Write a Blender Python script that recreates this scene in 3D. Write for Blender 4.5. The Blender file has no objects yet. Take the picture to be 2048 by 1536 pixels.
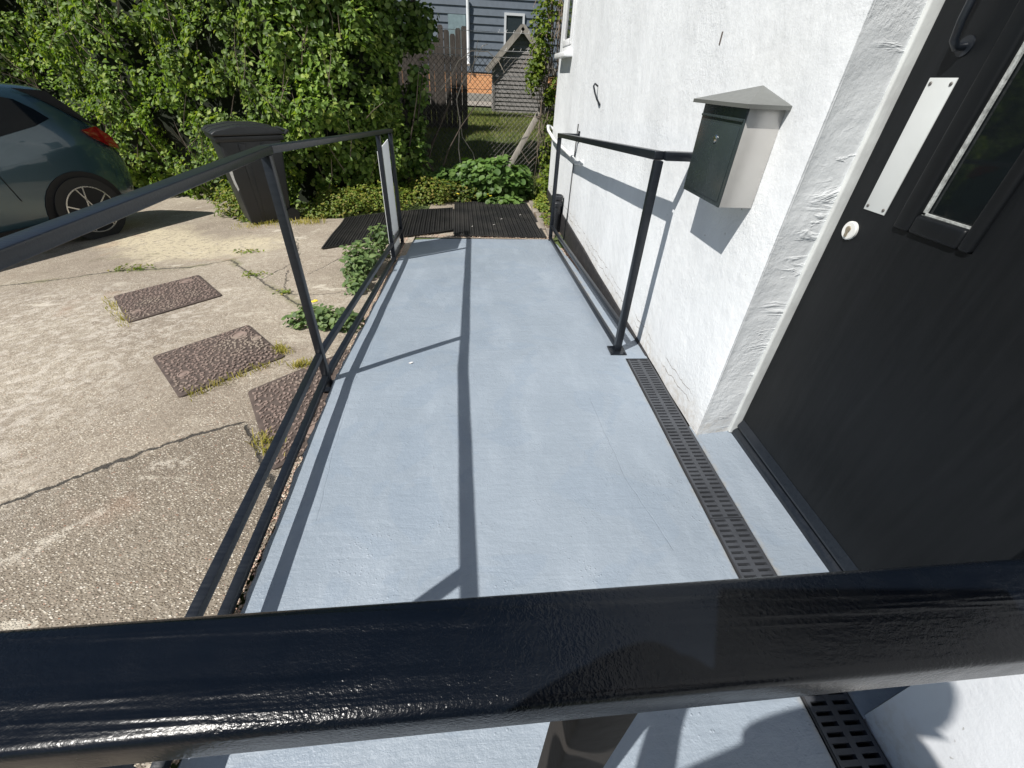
import bpy, bmesh, math, random
import numpy as np
from mathutils import Vector, Matrix
random.seed(7); RNG = np.random.default_rng(11)
S = bpy.context.scene; COL = S.collection
rad = math.radians

# ------------------------------------------------------------------ camera
PITCH, ROLL, YAW, CAMH, FPX = rad(36.139), rad(2.8228), rad(5.142), 1.2235, 836.28
F = Vector((math.sin(YAW)*math.cos(PITCH), math.cos(YAW)*math.cos(PITCH), -math.sin(PITCH)))
R = Vector((math.cos(YAW), -math.sin(YAW), 0)); U = R.cross(F)
R2 = R*math.cos(ROLL)+U*math.sin(ROLL); U2 = R2.cross(F)
cd = bpy.data.cameras.new('camera'); cam = bpy.data.objects.new('camera', cd); COL.objects.link(cam)
cd.sensor_width = 36; cd.lens = FPX*36/2048; cd.clip_start = 0.01; cd.clip_end = 500
cam.matrix_world = Matrix(((R2.x, U2.x, -F.x, 0), (R2.y, U2.y, -F.y, 0), (R2.z, U2.z, -F.z, CAMH), (0, 0, 0, 1)))
S.camera = cam

# ------------------------------------------------------------------ sky and sun
SUND = Vector((.657, .484, -1.024)).normalized()      # direction the light travels
w = bpy.data.worlds.new("World"); S.world = w; w.use_nodes = True
nt = w.node_tree; bg = nt.nodes['Background']
sky = nt.nodes.new('ShaderNodeTexSky'); sky.sky_type = 'NISHITA'; sky.sun_disc = False
sky.sun_elevation = math.asin(-SUND.z); sky.sun_rotation = math.atan2(-SUND.x, -SUND.y)
sky.air_density = 1.0; sky.dust_density = 0.6; sky.ozone_density = 1.2
nt.links.new(sky.outputs[0], bg.inputs[0]); bg.inputs[1].default_value = 0.05
sl = bpy.data.lights.new('sun', 'SUN'); sl.energy = 5.0; sl.angle = rad(0.5); sl.color = (1, .965, .91)
so = bpy.data.objects.new('sun', sl); COL.objects.link(so)
so.rotation_euler = SUND.to_track_quat('-Z', 'Y').to_euler(); so.location = (-4, -3, 8)
S.view_settings.view_transform = 'Standard'; S.view_settings.look = 'None'
S.view_settings.exposure = 0.31; S.view_settings.gamma = 1
S.render.engine = 'CYCLES'

# ------------------------------------------------------------------ node helper
class Mat:
    def __init__(s, name, rough=.6, metal=0., spec=.5):
        s.m = bpy.data.materials.new(name); s.m.use_nodes = True; s.t = s.m.node_tree
        s.b = s.t.nodes['Principled BSDF']; s.b.inputs['Roughness'].default_value = rough
        s.b.inputs['Metallic'].default_value = metal; s.b.inputs['Specular IOR Level'].default_value = spec
        s.tc = s.t.nodes.new('ShaderNodeTexCoord'); s.obj = s.tc.outputs['Object']
        s.geo = s.t.nodes.new('ShaderNodeNewGeometry')
    def set(s, sock, v):
        if isinstance(v, bpy.types.NodeSocket): s.t.links.new(v, sock)
        elif isinstance(v, (tuple, list)) and sock.type == 'RGBA': sock.default_value = (*v[:3], 1)
        else: sock.default_value = v
    def inp(s, k, v): s.set(s.b.inputs[k], v); return s
    def math(s, op, a, b=0., c=0., clamp=False):
        n = s.t.nodes.new('ShaderNodeMath'); n.operation = op; n.use_clamp = clamp
        s.set(n.inputs[0], a); s.set(n.inputs[1], b); s.set(n.inputs[2], c); return n.outputs[0]
    def noise(s, scale=5, detail=3, rough=.5, vec=None, dist=0., stretch=None):
        v = vec or s.obj
        if stretch:
            mp = s.t.nodes.new('ShaderNodeMapping'); s.t.links.new(v, mp.inputs[0]); mp.inputs['Scale'].default_value = stretch; v = mp.outputs[0]
        n = s.t.nodes.new('ShaderNodeTexNoise'); s.t.links.new(v, n.inputs['Vector'])
        n.inputs['Scale'].default_value = scale; n.inputs['Detail'].default_value = detail
        n.inputs['Roughness'].default_value = rough; n.inputs['Distortion'].default_value = dist
        return n.outputs['Fac']
    def vor(s, scale=5, feature='F1', out='Distance', vec=None, rnd=1.):
        n = s.t.nodes.new('ShaderNodeTexVoronoi'); s.t.links.new(vec or s.obj, n.inputs['Vector']); n.feature = feature
        n.inputs['Scale'].default_value = scale; n.inputs['Randomness'].default_value = rnd
        return n.outputs[out]
    def ramp(s, f, stops, interp='LINEAR'):
        n = s.t.nodes.new('ShaderNodeValToRGB'); s.set(n.inputs[0], f); cr = n.color_ramp; cr.interpolation = interp
        while len(cr.elements) < len(stops): cr.elements.new(.5)
        for e, (p, c) in zip(cr.elements, stops):
            e.position = p; e.color = (*c, 1) if isinstance(c, (tuple, list)) else (c, c, c, 1)
        return n.outputs[0]
    def mix(s, f, a, b, mode='MIX'):
        n = s.t.nodes.new('ShaderNodeMix'); n.data_type = 'RGBA'; n.blend_type = mode
        s.set(n.inputs[0], f); s.set(n.inputs[6], a); s.set(n.inputs[7], b); return n.outputs[2]
    def sep(s, v=None):
        n = s.t.nodes.new('ShaderNodeSeparateXYZ'); s.t.links.new(v or s.obj, n.inputs[0]); return n.outputs
    def bump(s, h, strength=.3, dist=.01, prev=None):
        n = s.t.nodes.new('ShaderNodeBump'); s.set(n.inputs['Height'], h); n.inputs['Strength'].default_value = strength
        n.inputs['Distance'].default_value = dist
        if prev: s.t.links.new(prev, n.inputs['Normal'])
        return n.outputs[0]
    def sm(s, v, a, b):   # smoothstep a..b
        n = s.t.nodes.new('ShaderNodeMapRange'); n.interpolation_type = 'SMOOTHSTEP'; s.set(n.inputs[0], v)
        n.inputs[1].default_value = a; n.inputs[2].default_value = b; return n.outputs[0]
    def seg(s, x, y, p, q):   # distance in the plane from (x,y) to segment p-q
        dx, dy = q[0]-p[0], q[1]-p[1]; L2 = dx*dx+dy*dy
        ax = s.math('SUBTRACT', x, p[0]); ay = s.math('SUBTRACT', y, p[1])
        t = s.math('MULTIPLY_ADD', ay, dy/L2, s.math('MULTIPLY', ax, dx/L2), clamp=False)
        t = s.math('MINIMUM', s.math('MAXIMUM', t, 0), 1)
        ex = s.math('MULTIPLY_ADD', t, -dx, ax); ey = s.math('MULTIPLY_ADD', t, -dy, ay)
        return s.math('SQRT', s.math('ADD', s.math('MULTIPLY', ex, ex), s.math('MULTIPLY', ey, ey)))
    def poly(s, x, y, pts):
        d = None
        for p, q in zip(pts, pts[1:]):
            e = s.seg(x, y, p, q); d = e if d is None else s.math('MINIMUM', d, e)
        return d

def simple(name, col, rough=.5, metal=0., var=.12, bump=0., bscale=60, coat=0.):
    m = Mat(name, rough, metal); n = m.noise(9, 4)
    c2 = tuple(min(1, c*(1+var)) for c in col); c1 = tuple(c*(1-var) for c in col)
    m.inp('Base Color', m.ramp(n, [(.3, c1), (.7, c2)]))
    m.inp('Roughness', m.math('MULTIPLY_ADD', m.noise(25, 3), .15, rough-.07))
    if bump: m.inp('Normal', m.bump(m.noise(bscale, 3), bump, .004))
    if coat: m.inp('Coat Weight', coat)
    return m.m

# ------------------------------------------------------------------ mesh helpers
class MB:
    def __init__(s): s.v = []; s.f = []
    def add(s, vs, fs):
        o = len(s.v); s.v += [tuple(v) for v in vs]; s.f += [tuple(i+o for i in f) for f in fs]; return s
    def box(s, x0, x1, y0, y1, z0, z1, M=None):
        vs = [Vector((x, y, z)) for z in (z0, z1) for y in (y0, y1) for x in (x0, x1)]
        if M: vs = [M @ v for v in vs]
        return s.add(vs, [(0, 2, 3, 1), (4, 5, 7, 6), (0, 1, 5, 4), (2, 6, 7, 3), (0, 4, 6, 2), (1, 3, 7, 5)])
    def bar(s, a, b, w, h, up=(0, 0, 1)):     # rectangular bar from a to b (centre line)
        a = Vector(a); b = Vector(b); d = (b-a).normalized(); up = Vector(up)
        if abs(d.dot(up)) > .95: up = Vector((0, 1, 0))
        sx = d.cross(up).normalized(); sz = sx.cross(d).normalized()
        vs = [p+sx*i*w/2+sz*j*h/2 for p in (a, b) for i, j in ((-1, -1), (1, -1), (1, 1), (-1, 1))]
        return s.add(vs, [(3, 2, 1, 0), (4, 5, 6, 7), (0, 1, 5, 4), (1, 2, 6, 5), (2, 3, 7, 6), (3, 0, 4, 7)])
    def tube(s, pts, r, n=8, caps=True):
        pts = [Vector(p) for p in pts]; rs = r if isinstance(r, (list, tuple)) else [r]*len(pts)
        rings = []; prev = None
        for i, p in enumerate(pts):
            d = (pts[min(i+1, len(pts)-1)]-pts[max(i-1, 0)]).normalized()
            up = prev if prev and abs(prev.dot(d)) < .95 else (Vector((0, 0, 1)) if abs(d.z) < .9 else Vector((1, 0, 0)))
            a = d.cross(up).normalized(); b = a.cross(d).normalized(); prev = b
            rings.append([p+(a*math.cos(2*math.pi*k/n)+b*math.sin(2*math.pi*k/n))*rs[i] for k in range(n)])
        o = len(s.v); s.v += [tuple(v) for rg in rings for v in rg]
        for i in range(len(pts)-1):
            for k in range(n):
                k2 = (k+1) % n; s.f.append((o+i*n+k, o+i*n+k2, o+(i+1)*n+k2, o+(i+1)*n+k))
        if caps:
            s.f.append(tuple(o+k for k in range(n))[::-1]); s.f.append(tuple(o+(len(pts)-1)*n+k for k in range(n)))
        return s
    def prism(s, poly, vec):                  # polygon (3d points) swept along vec
        vec = Vector(vec); n = len(poly); vs = [Vector(p) for p in poly]; vs += [v+vec for v in vs]
        return s.add(vs, [tuple(range(n))[::-1], tuple(range(n, 2*n))]+[(i, (i+1) % n, n+(i+1) % n, n+i) for i in range(n)])
    def lathe(s, c, prof, n=24, axis=(0, 0, 1), caps=True):
        c = Vector(c); q = Vector((0, 0, 1)).rotation_difference(Vector(axis))
        o = len(s.v)
        for r, z in prof:
            for k in range(n):
                s.v.append(tuple(c+q @ Vector((r*math.cos(2*math.pi*k/n), r*math.sin(2*math.pi*k/n), z))))
        for i in range(len(prof)-1):
            for k in range(n):
                k2 = (k+1) % n; s.f.append((o+i*n+k, o+i*n+k2, o+(i+1)*n+k2, o+(i+1)*n+k))
        if caps: s.f.append(tuple(o+k for k in range(n))[::-1]); s.f.append(tuple(o+(len(prof)-1)*n+k for k in range(n)))
        return s
    def build(s, name, mat, parent=None, smooth=False, bevel=0, seg=2):
        me = bpy.data.meshes.new(name); me.from_pydata(s.v, [], s.f); me.validate()
        bm = bmesh.new(); bm.from_mesh(me); bmesh.ops.recalc_face_normals(bm, faces=bm.faces)
        if bevel:
            es = [e for e in bm.edges if len(e.link_faces) == 2 and e.calc_face_angle(0) > .6]
            bmesh.ops.bevel(bm, geom=es, offset=bevel, segments=seg, profile=.5, affect='EDGES', clamp_overlap=True)
        bm.to_mesh(me); bm.free()
        if smooth or bevel:
            me.polygons.foreach_set('use_smooth', [True]*len(me.polygons))
            try: me.set_sharp_from_angle(angle=rad(38))
            except Exception: pass
        me.materials.append(mat)
        o = bpy.data.objects.new(name, me); COL.objects.link(o)
        if parent: setp(o, parent)
        return o
def setp(o, parent):
    o.parent = parent; o.matrix_parent_inverse = PM[parent.name].inverted() if parent.name in PM else Matrix()
PM = {}
def thing(name, label, cat, loc=(0, 0, 0), group=None):
    o = bpy.data.objects.new(name, None); COL.objects.link(o); o.location = loc; o.empty_display_size = .1
    o['label'] = label; o['category'] = cat
    if group: o['group'] = group
    PM[o.name] = Matrix.Translation(loc); return o
def tag(o, label=None, cat=None, group=None, kind=None):
    if label: o['label'] = label
    if cat: o['category'] = cat
    if group: o['group'] = group
    if kind: o['kind'] = kind
    return o
def npmesh(name, V, Fc, mat, parent=None, smooth=False):    # V (n,3), Fc (m,k)
    V = np.asarray(V, dtype=np.float32); Fc = np.asarray(Fc, dtype=np.int32); k = Fc.shape[1]
    me = bpy.data.meshes.new(name); me.vertices.add(len(V)); me.vertices.foreach_set('co', V.ravel())
    me.loops.add(Fc.size); me.loops.foreach_set('vertex_index', Fc.ravel())
    me.polygons.add(len(Fc)); me.polygons.foreach_set('loop_start', np.arange(len(Fc), dtype=np.int32)*k)
    me.update(calc_edges=True); me.validate()
    if smooth: me.polygons.foreach_set('use_smooth', np.ones(len(Fc), bool))
    me.materials.append(mat)
    o = bpy.data.objects.new(name, me); COL.objects.link(o)
    if parent: setp(o, parent)
    return o
def vnoise(x, y, sc=1., seed=0):            # smooth value noise in python
    x = np.asarray(x)*sc; y = np.asarray(y)*sc
    xi = np.floor(x).astype(int); yi = np.floor(y).astype(int); fx = x-xi; fy = y-yi
    fx = fx*fx*(3-2*fx); fy = fy*fy*(3-2*fy)
    def h(a, b):
        n = (a*374761393+b*668265263+seed*1442695041) & 0x7fffffff
        n = (n ^ (n >> 13))*1274126177 & 0x7fffffff
        return ((n ^ (n >> 16)) & 0xffff)/65535.
    return (h(xi, yi)*(1-fx)+h(xi+1, yi)*fx)*(1-fy)+(h(xi, yi+1)*(1-fx)+h(xi+1, yi+1)*fx)*fy

# ------------------------------------------------------------------ ground heights
def gz(x, y):
    x = np.asarray(x, float); y = np.asarray(y, float)
    z = -.06-.04*(np.minimum(y, 6.6)-1.7)-.05*np.maximum(0, np.minimum(-x, 14)-1.2)-.05*np.maximum(0, np.minimum(-x, 9)-3.2)
    t = np.clip((y-7.0)/2.2, 0, 1); t = t*t*(3-2*t)
    side = np.clip((x+4.5)/2.0, 0, 1)
    z = z+side*t*.62+side*np.clip((y-9.2)/5, 0, 1)*.09
    return z
XL, YC, XR, YR, SL = -.7488, 1.7031, .7641, 1.9828, .0672
def crease(x): return YC+(YR-YC)*(np.asarray(x)-XL)/(XR-XL)
def rz(x, y): return -SL*np.maximum(0, np.asarray(y)-crease(x))

# ------------------------------------------------------------------ materials
def m_paintfloor():
    m = Mat('blue_grey_floor_paint', .42)
    big = m.noise(1.6, 4, .6); brush = m.noise(7, 5, .6, stretch=(1, .35, 1)); patch = m.noise(3.2, 2, .5, dist=1.5)
    c = m.ramp(big, [(.3, (.222, .262, .308)), (.7, (.26, .302, .352))])
    c = m.mix(m.math('MULTIPLY', m.sm(brush, .45, .75), .5), c, (.305, .35, .402))
    c = m.mix(m.math('MULTIPLY', m.sm(patch, .55, .585), .3), c, (.205, .255, .318)); c = m.mix(m.math('MULTIPLY', m.sm(m.noise(24, 5, .7), .5, .75), .14), c, (.35, .40, .46))
    x, y, z = m.sep()
    wx = m.math('MULTIPLY_ADD', m.noise(3, 3), .05, x); wx = m.math('SUBTRACT', wx, .025)
    d = m.poly(wx, y, [(.52, 1.55), (.55, 1.1), (.62, .75)])
    d2 = m.poly(wx, y, [(-.55, .9), (-.62, 1.6), (-.62, 2.3), (-.66, 3.6)])
    d3 = m.poly(m.math('MULTIPLY_ADD', m.noise(2, 2), .06, x), m.math('MULTIPLY_ADD', m.noise(9, 3), .02, y), [(-.7, 1.72), (.78, 2.0)])
    fine = m.sm(m.math('MINIMUM', d, d2), .0, .0035)
    c = m.mix(m.math('MULTIPLY', m.math('SUBTRACT', 1, fine), .22), c, (.14, .17, .2))
    spk = m.sm(m.vor(14), .0, .05); spk2 = m.math('MULTIPLY', m.math('SUBTRACT', 1, spk), m.sm(m.noise(2.3, 2), .5, .6))
    c = m.mix(m.math('MULTIPLY', spk2, .5), c, (.5, .52, .53))
    ed = m.math('MINIMUM', m.math('ABSOLUTE', m.math('SUBTRACT', x, .797)), m.math('ABSOLUTE', m.math('SUBTRACT', x, .925)))
    dirt = m.math('MULTIPLY', m.sm(ed, .022, .0), m.sm(m.noise(14, 5, .7), .42, .62)); c = m.mix(m.math('MULTIPLY', dirt, .6), c, (.30, .28, .24))
    grit = m.math('MULTIPLY', m.sm(m.vor(46), .09, .04), m.sm(m.noise(3.5, 3), .5, .6)); c = m.mix(m.math('MULTIPLY', grit, .45), c, (.13, .12, .11))
    m.inp('Base Color', c)
    m.inp('Roughness', m.math('MULTIPLY_ADD', brush, .3, .27))
    h1 = m.math('MULTIPLY', m.noise(30, 6, .75), 1.3); h2 = m.math('MULTIPLY', m.noise(3, 3, .5), 1.6)
    lump = m.sm(m.vor(75), .3, .05); lump = m.math('MULTIPLY', lump, m.sm(m.noise(4.5, 3), .50, .62))
    st = m.noise(26, 4, .6, stretch=(.2, 1.3, 1), dist=.5)
    h = m.math('ADD', m.math('ADD', h1, h2), m.math('MULTIPLY', lump, .45)); h = m.math('MULTIPLY_ADD', st, .8, h)
    h = m.math('MULTIPLY_ADD', fine, .25, h); h = m.math('MULTIPLY_ADD', m.sm(d3, .0, .05), .25, h)
    m.inp('Normal', m.bump(h, .6, .006)); return m.m
def m_plaster(name, base=(.74, .76, .775), reveal=False, bs=.5):
    m = Mat(name, .7)
    n = m.noise(2.2, 5, .62, stretch=(1, 1, .45)); n2 = m.noise(11, 4, .6, stretch=(1, 1, .6))
    lo = tuple(b*.86 for b in base)
    c = m.ramp(n, [(.32, lo), (.62, base)])
    c = m.mix(m.math('MULTIPLY', m.sm(n2, .55, .8), .3), c, tuple(b*.8 for b in base))
    dirt = m.math('MULTIPLY', m.sm(m.noise(55, 3, .6), .69, .74), m.sm(m.noise(4, 3), .45, .6))
    c = m.mix(m.math('MULTIPLY', dirt, .75), c, (.28, .26, .23))
    x, y, z = m.sep()
    base_d = m.math('MULTIPLY', m.sm(m.math('MULTIPLY_ADD', m.noise(6, 4), .3, z), .34, .10), m.math('MULTIPLY_ADD', m.sm(m.noise(28, 5, .75), .42, .62), .5, .12)); c = m.mix(base_d, c, (.46, .41, .34))
    if not reveal:     # cracks low on the wall following the footing
        yy = m.math('MULTIPLY_ADD', m.noise(14, 4), .05, z)
        wav = m.math('MULTIPLY_ADD', m.noise(2.5, 3), .12, yy)
        d = m.math('ABSOLUTE', m.math('SUBTRACT', wav, .20)); d2 = m.math('ABSOLUTE', m.math('SUBTRACT', wav, .155))
        k = m.math('MULTIPLY', m.math('SUBTRACT', 1, m.sm(m.math('MINIMUM', d, d2), .0, .0035)), m.sm(m.noise(5, 2), .4, .52))
        c = m.mix(m.math('MULTIPLY', k, .85), c, (.16, .13, .1))
    m.inp('Base Color', c)
    f1 = m.noise(70, 4, .7); f2 = m.noise(15, 5, .6); f3 = m.noise(4, 3, .5)
    rough_area = m.sm(m.noise(2.1, 3), .48, .62)
    h = m.math('ADD', m.math('MULTIPLY', f1, m.math('MULTIPLY_ADD', rough_area, .7, .15)), m.math('MULTIPLY_ADD', f3, 2.2, m.math('MULTIPLY', f2, 1.3)))
    if reveal:
        wr = m.noise(9, 4, .6, stretch=(.5, .5, 2.2), dist=.8); h = m.math('MULTIPLY_ADD', m.math('MULTIPLY', m.sm(wr, .55, .75), m.sm(x, .96, 1.08)), 1.6, h)
    m.inp('Normal', m.bump(h, bs if not reveal else .5, .007)); return m.m
def m_black_gloss(name='black_gloss_paint', grain=True):
    m = Mat(name, .28)
    st = m.noise(10, 5, .6, stretch=(.6, 14, 14) if grain else None)
    m.inp('Base Color', m.ramp(st, [(.3, (.006, .008, .012)), (.7, (.012, .015, .020))]))
    m.inp('Roughness', m.math('MULTIPLY_ADD', st, .25, .2))
    m.inp('Normal', m.bump(m.noise(140, 3, .6), .35, .0012)); return m.m
def m_concrete():
    m = Mat('aggregate_concrete', .85)
    x, y, z = m.sep()
    big = m.noise(.9, 5, .6); mid = m.noise(4, 5, .65); dx = m.math('MULTIPLY_ADD', m.noise(11, 6, .7), .11, m.math('SUBTRACT', x, .055)); dy = m.math('MULTIPLY_ADD', m.noise(12, 6, .7), .09, m.math('SUBTRACT', y, .045))
    c = m.ramp(big, [(.3, (.205, .168, .13)), (.5, (.295, .25, .196)), (.7, (.39, .34, .27))])
    blot = m.noise(13, 5, .75); c = m.mix(m.math('MULTIPLY', m.sm(blot, .5, .66), m.math('MULTIPLY_ADD', m.sm(big, .42, .6), .6, .15)), c, (.50, .45, .365)); c = m.mix(m.math('MULTIPLY', m.sm(m.noise(9, 5, .7), .56, .7), .5), c, (.12, .09, .065)); c = m.mix(m.math('MULTIPLY', m.sm(m.noise(42, 4, .8), .5, .62), .4), c, (.11, .085, .06))
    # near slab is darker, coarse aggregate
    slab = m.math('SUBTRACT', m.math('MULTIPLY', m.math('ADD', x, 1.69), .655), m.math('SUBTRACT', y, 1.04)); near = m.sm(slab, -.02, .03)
    wv = m.t.nodes.new('ShaderNodeMapping'); m.t.links.new(m.obj, wv.inputs[0]); wv.inputs['Rotation'].default_value = (0, 0, .7); wv.inputs['Scale'].default_value = (1, 1.9, 1); wv = wv.outputs[0]; agg = m.sm(m.vor(118, out='Distance', vec=wv), .58, .3)
    rnd = m.vor(118, out='Color', vec=wv); rs = m.sep(rnd)
    stone = m.ramp(rs[0], [(0, (.13, .10, .07)), (.35, (.22, .18, .13)), (.55, (.34, .285, .215)), (.78, (.58, .515, .41)), (.96, (.78, .73, .63)), (1, (.36, .16, .09))])
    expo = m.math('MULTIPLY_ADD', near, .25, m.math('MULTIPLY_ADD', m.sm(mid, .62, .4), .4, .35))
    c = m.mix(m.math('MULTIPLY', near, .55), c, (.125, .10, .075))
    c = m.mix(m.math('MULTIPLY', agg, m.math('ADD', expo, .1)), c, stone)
    # pale worn patches and streaks
    pt = m.noise(3.4, 5, .7, stretch=(1, 1.7, 1)); patch = m.math('MULTIPLY', m.sm(pt, .58, .66), m.math('MULTIPLY_ADD', m.sm(m.noise(.8, 2), .4, .6), .6, .15))
    c = m.mix(patch, c, (.56, .51, .42))
    for pts, wd in (([(-1.27, 1.2), (-1.16, 1.22)], .035), ([(-1.3, .98), (-1.47, .8), (-1.6, .7)], .03)):
        d = m.poly(dx, dy, pts); c = m.mix(m.math('MULTIPLY', m.math('MULTIPLY', m.sm(d, wd*1.1, wd*.4), m.sm(m.noise(40, 4, .7), .42, .56)), .6), c, (.55, .5, .42))
    dd = m.poly(dx, dy, [(-3.7, 4.95), (-2.9, 4.2), (-2.35, 4.3)]); c = m.mix(m.math('MULTIPLY', m.math('MULTIPLY', m.sm(m.math('MULTIPLY_ADD', mid, .6, dd), .85, .45), m.sm(m.noise(22, 5, .8), .40, .50)), .8), c, (.56, .49, .34))
    lw = m.math('MULTIPLY', m.sm(x, -1.3, -2.2), m.math('MULTIPLY', m.sm(m.noise(17, 6, .8), .47, .6), m.sm(y, 3.6, 2.9))); c = m.mix(m.math('MULTIPLY', lw, .6), c, (.58, .53, .46))
    rust = m.math('MULTIPLY', m.sm(m.noise(1.7, 4, .6), .6, .7), .35); c = m.mix(rust, c, (.3, .19, .13))
    moss = m.math('MULTIPLY', m.sm(m.noise(2.6, 5, .7), .6, .7), m.sm(y, 2.4, 4.5)); c = m.mix(m.math('MULTIPLY', moss, .5), c, (.13, .12, .06))
    # cracks and joints
    j1 = m.poly(dx, dy, [(-2.4, .3), (-1.69, 1.04), (-1.343, 1.295), (-1.054, 1.457)]); j2 = m.poly(dx, dy, [(-1.015, 1.43), (-.902, 1.248), (-.72, 1.0)])
    k1 = m.poly(dx, dy, [(-5, 3.3), (-3.45, 3.5), (-3.03, 3.65), (-2.5, 3.66), (-2.25, 3.84), (-1.757, 3.29), (-1.256, 2.75), (-1.0, 2.5)])
    k2 = m.poly(dx, dy, [(-1.757, 3.29), (-1.62, 3.78), (-1.9, 4.5)]); k3 = m.poly(dx, dy, [(-1.62, 3.5), (-1.45, 2.95), (-1.17, 2.93), (-.8, 3.1)]); k4 = m.poly(dx, dy, [(-1.4, 3.4), (-1.2, 4.0), (-.9, 4.1)])
    jw = m.math('SUBTRACT', 1, m.sm(m.math('MINIMUM', j1, j2), .004, .011)); kw = m.math('SUBTRACT', 1, m.sm(k1, .003, .012)); kk = m.math('SUBTRACT', 1, m.sm(m.math('MINIMUM', k2, m.math('MINIMUM', k3, k4)), .001, .005))
    cr = m.math('MAXIMUM', jw, m.math('MAXIMUM', m.math('MULTIPLY', kw, .8), m.math('MULTIPLY', kk, .8)))
    c = m.mix(m.math('MULTIPLY', m.sm(k1, .07, .01), m.math('MULTIPLY', m.sm(mid, .4, .6), .6)), c, (.14, .14, .05))
    c = m.mix(m.math('MULTIPLY', cr, .93), c, (.035, .032, .028))
    m.inp('Base Color', c)
    h = m.math('MULTIPLY_ADD', agg, m.math('MULTIPLY_ADD', near, .35, .25), m.math('MULTIPLY_ADD', m.noise(45, 4, .7), 1.1, m.math('MULTIPLY', mid, 2)))
    h = m.math('MULTIPLY_ADD', cr, -2.5, h)
    m.inp('Normal', m.bump(h, .8, .006)); return m.m
def m_leaf(name, cols, trans=.35, rough=.42, edge=None):
    m = Mat(name, rough+.1, spec=.3)
    r = m.geo.outputs['Random Per Island']
    st = [(i/(len(cols)-1), c) for i, c in enumerate(cols)]
    c = m.ramp(r, st); c = m.mix(.35, c, m.mix(m.noise(1.1, 3), (.02, .04, .01), (.16, .2, .05)), 'MIX') if False else c
    v = m.ramp(m.noise(.9, 3), [(.3, .7), (.7, 1.3)]); c = m.mix(1., c, v, 'MULTIPLY')
    m.inp('Base Color', c)
    tr = m.t.nodes.new('ShaderNodeBsdfTranslucent'); m.t.links.new(m.mix(1., c, (1.5, 1.6, .5), 'MULTIPLY'), tr.inputs[0])
    mx = m.t.nodes.new('ShaderNodeMixShader'); mx.inputs[0].default_value = trans
    out = m.t.nodes['Material Output']; m.t.links.new(m.b.outputs[0], mx.inputs[1]); m.t.links.new(tr.outputs[0], mx.inputs[2]); m.t.links.new(mx.outputs[0], out.inputs[0])
    return m.m
def m_wood(name, c1, c2, sc=(8, 8, 1.2), rough=.8):
    m = Mat(name, rough); n = m.noise(6, 5, .65, stretch=sc); n2 = m.noise(3, 3)
    c = m.ramp(n, [(.3, c1), (.7, c2)]); c = m.mix(m.math('MULTIPLY', m.sm(n2, .5, .7), .4), c, tuple(a*.6 for a in c1))
    m.inp('Base Color', c); m.inp('Normal', m.bump(n, .5, .004)); return m.m

M = {}
M['floor'] = m_paintfloor(); M['wall'] = m_plaster('white_masonry_paint'); M['reveal'] = m_plaster('rough_white_reveal', (.74, .765, .78), True)
M['wallsmooth'] = m_plaster('smooth_white_masonry_paint', (.74, .76, .79), False, .16); M['gloss'] = m_black_gloss(); M['conc'] = m_concrete()
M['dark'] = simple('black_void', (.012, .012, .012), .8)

def m_rail():
    m = Mat('thick_black_gloss_rail', .2, spec=.24)
    st = m.noise(5, 5, .65, stretch=(.8, 7, 7), dist=.3)
    m.inp('Base Color', m.ramp(st, [(.3, (.0015, .003, .006)), (.75, (.004, .006, .010))]))
    m.inp('Roughness', m.math('MULTIPLY_ADD', m.noise(60, 3), .2, .16))
    st2 = m.noise(9, 3, .5, stretch=(.28, 6, 1), dist=.25); sp = m.noise(520, 2, .6, stretch=(.8, 1, 1)); pk = m.noise(6, 3)
    h = m.math('MULTIPLY_ADD', m.sm(st2, .45, .75), 1.0, m.math('MULTIPLY', m.noise(120, 2, .5, stretch=(.4, 1.4, 1)), .22)); h = m.math('MULTIPLY_ADD', sp, m.math('MULTIPLY_ADD', m.sm(pk, .4, .6), .36, .16), h)
    m.inp('Normal', m.bump(h, .8, .0012)); return m.m
M['rail'] = m_rail()
def m_steel(name, col, rough, metal=.0):
    m = Mat(name, rough, metal); n = m.noise(5, 4, .6)
    m.inp('Base Color', m.ramp(n, [(.3, tuple(c*.9 for c in col)), (.7, col)])); m.inp('Roughness', m.math('MULTIPLY_ADD', m.noise(40, 3), .2, rough-.1))
    m.inp('Normal', m.bump(m.noise(60, 2), .04, .001)); return m.m

# ------------------------------------------------------------------ the setting: ground, driveway, ramp
def grid(name, xs, ys, zf, mat, kind='structure', mask=None):
    X, Y = np.meshgrid(xs, ys); Z = zf(X, Y); V = np.stack([X, Y, Z], -1).reshape(-1, 3)
    nx, ny = len(xs), len(ys); i, j = np.meshgrid(np.arange(nx-1), np.arange(ny-1)); a = (j*nx+i)
    Fc = np.stack([a, a+1, a+nx+1, a+nx], -1)
    if mask is not None: Fc = Fc[mask(X[:-1, :-1], Y[:-1, :-1])]
    o = npmesh(name, V, Fc.reshape(-1, 4), mat, smooth=True); tag(o, kind=kind); return o
def m_lawn():
    m = Mat('lawn_soil', .95); n = m.noise(2.5, 5, .65); n2 = m.noise(40, 3)
    c = m.ramp(n, [(.3, (.05, .075, .018)), (.55, (.085, .115, .03)), (.75, (.2, .17, .09))])
    c = m.mix(m.math('MULTIPLY', n2, .5), c, (.03, .045, .012)); m.inp('Base Color', c); m.inp('Normal', m.bump(n2, 1., .02)); return m.m
gxs = np.concatenate([np.linspace(-120, -12, 10), np.linspace(-11, 8, 96), np.linspace(9, 120, 10)])
gys = np.concatenate([np.linspace(-60, -4, 8), np.linspace(-3.5, 18, 110), np.linspace(20, 200, 12)])
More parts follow.
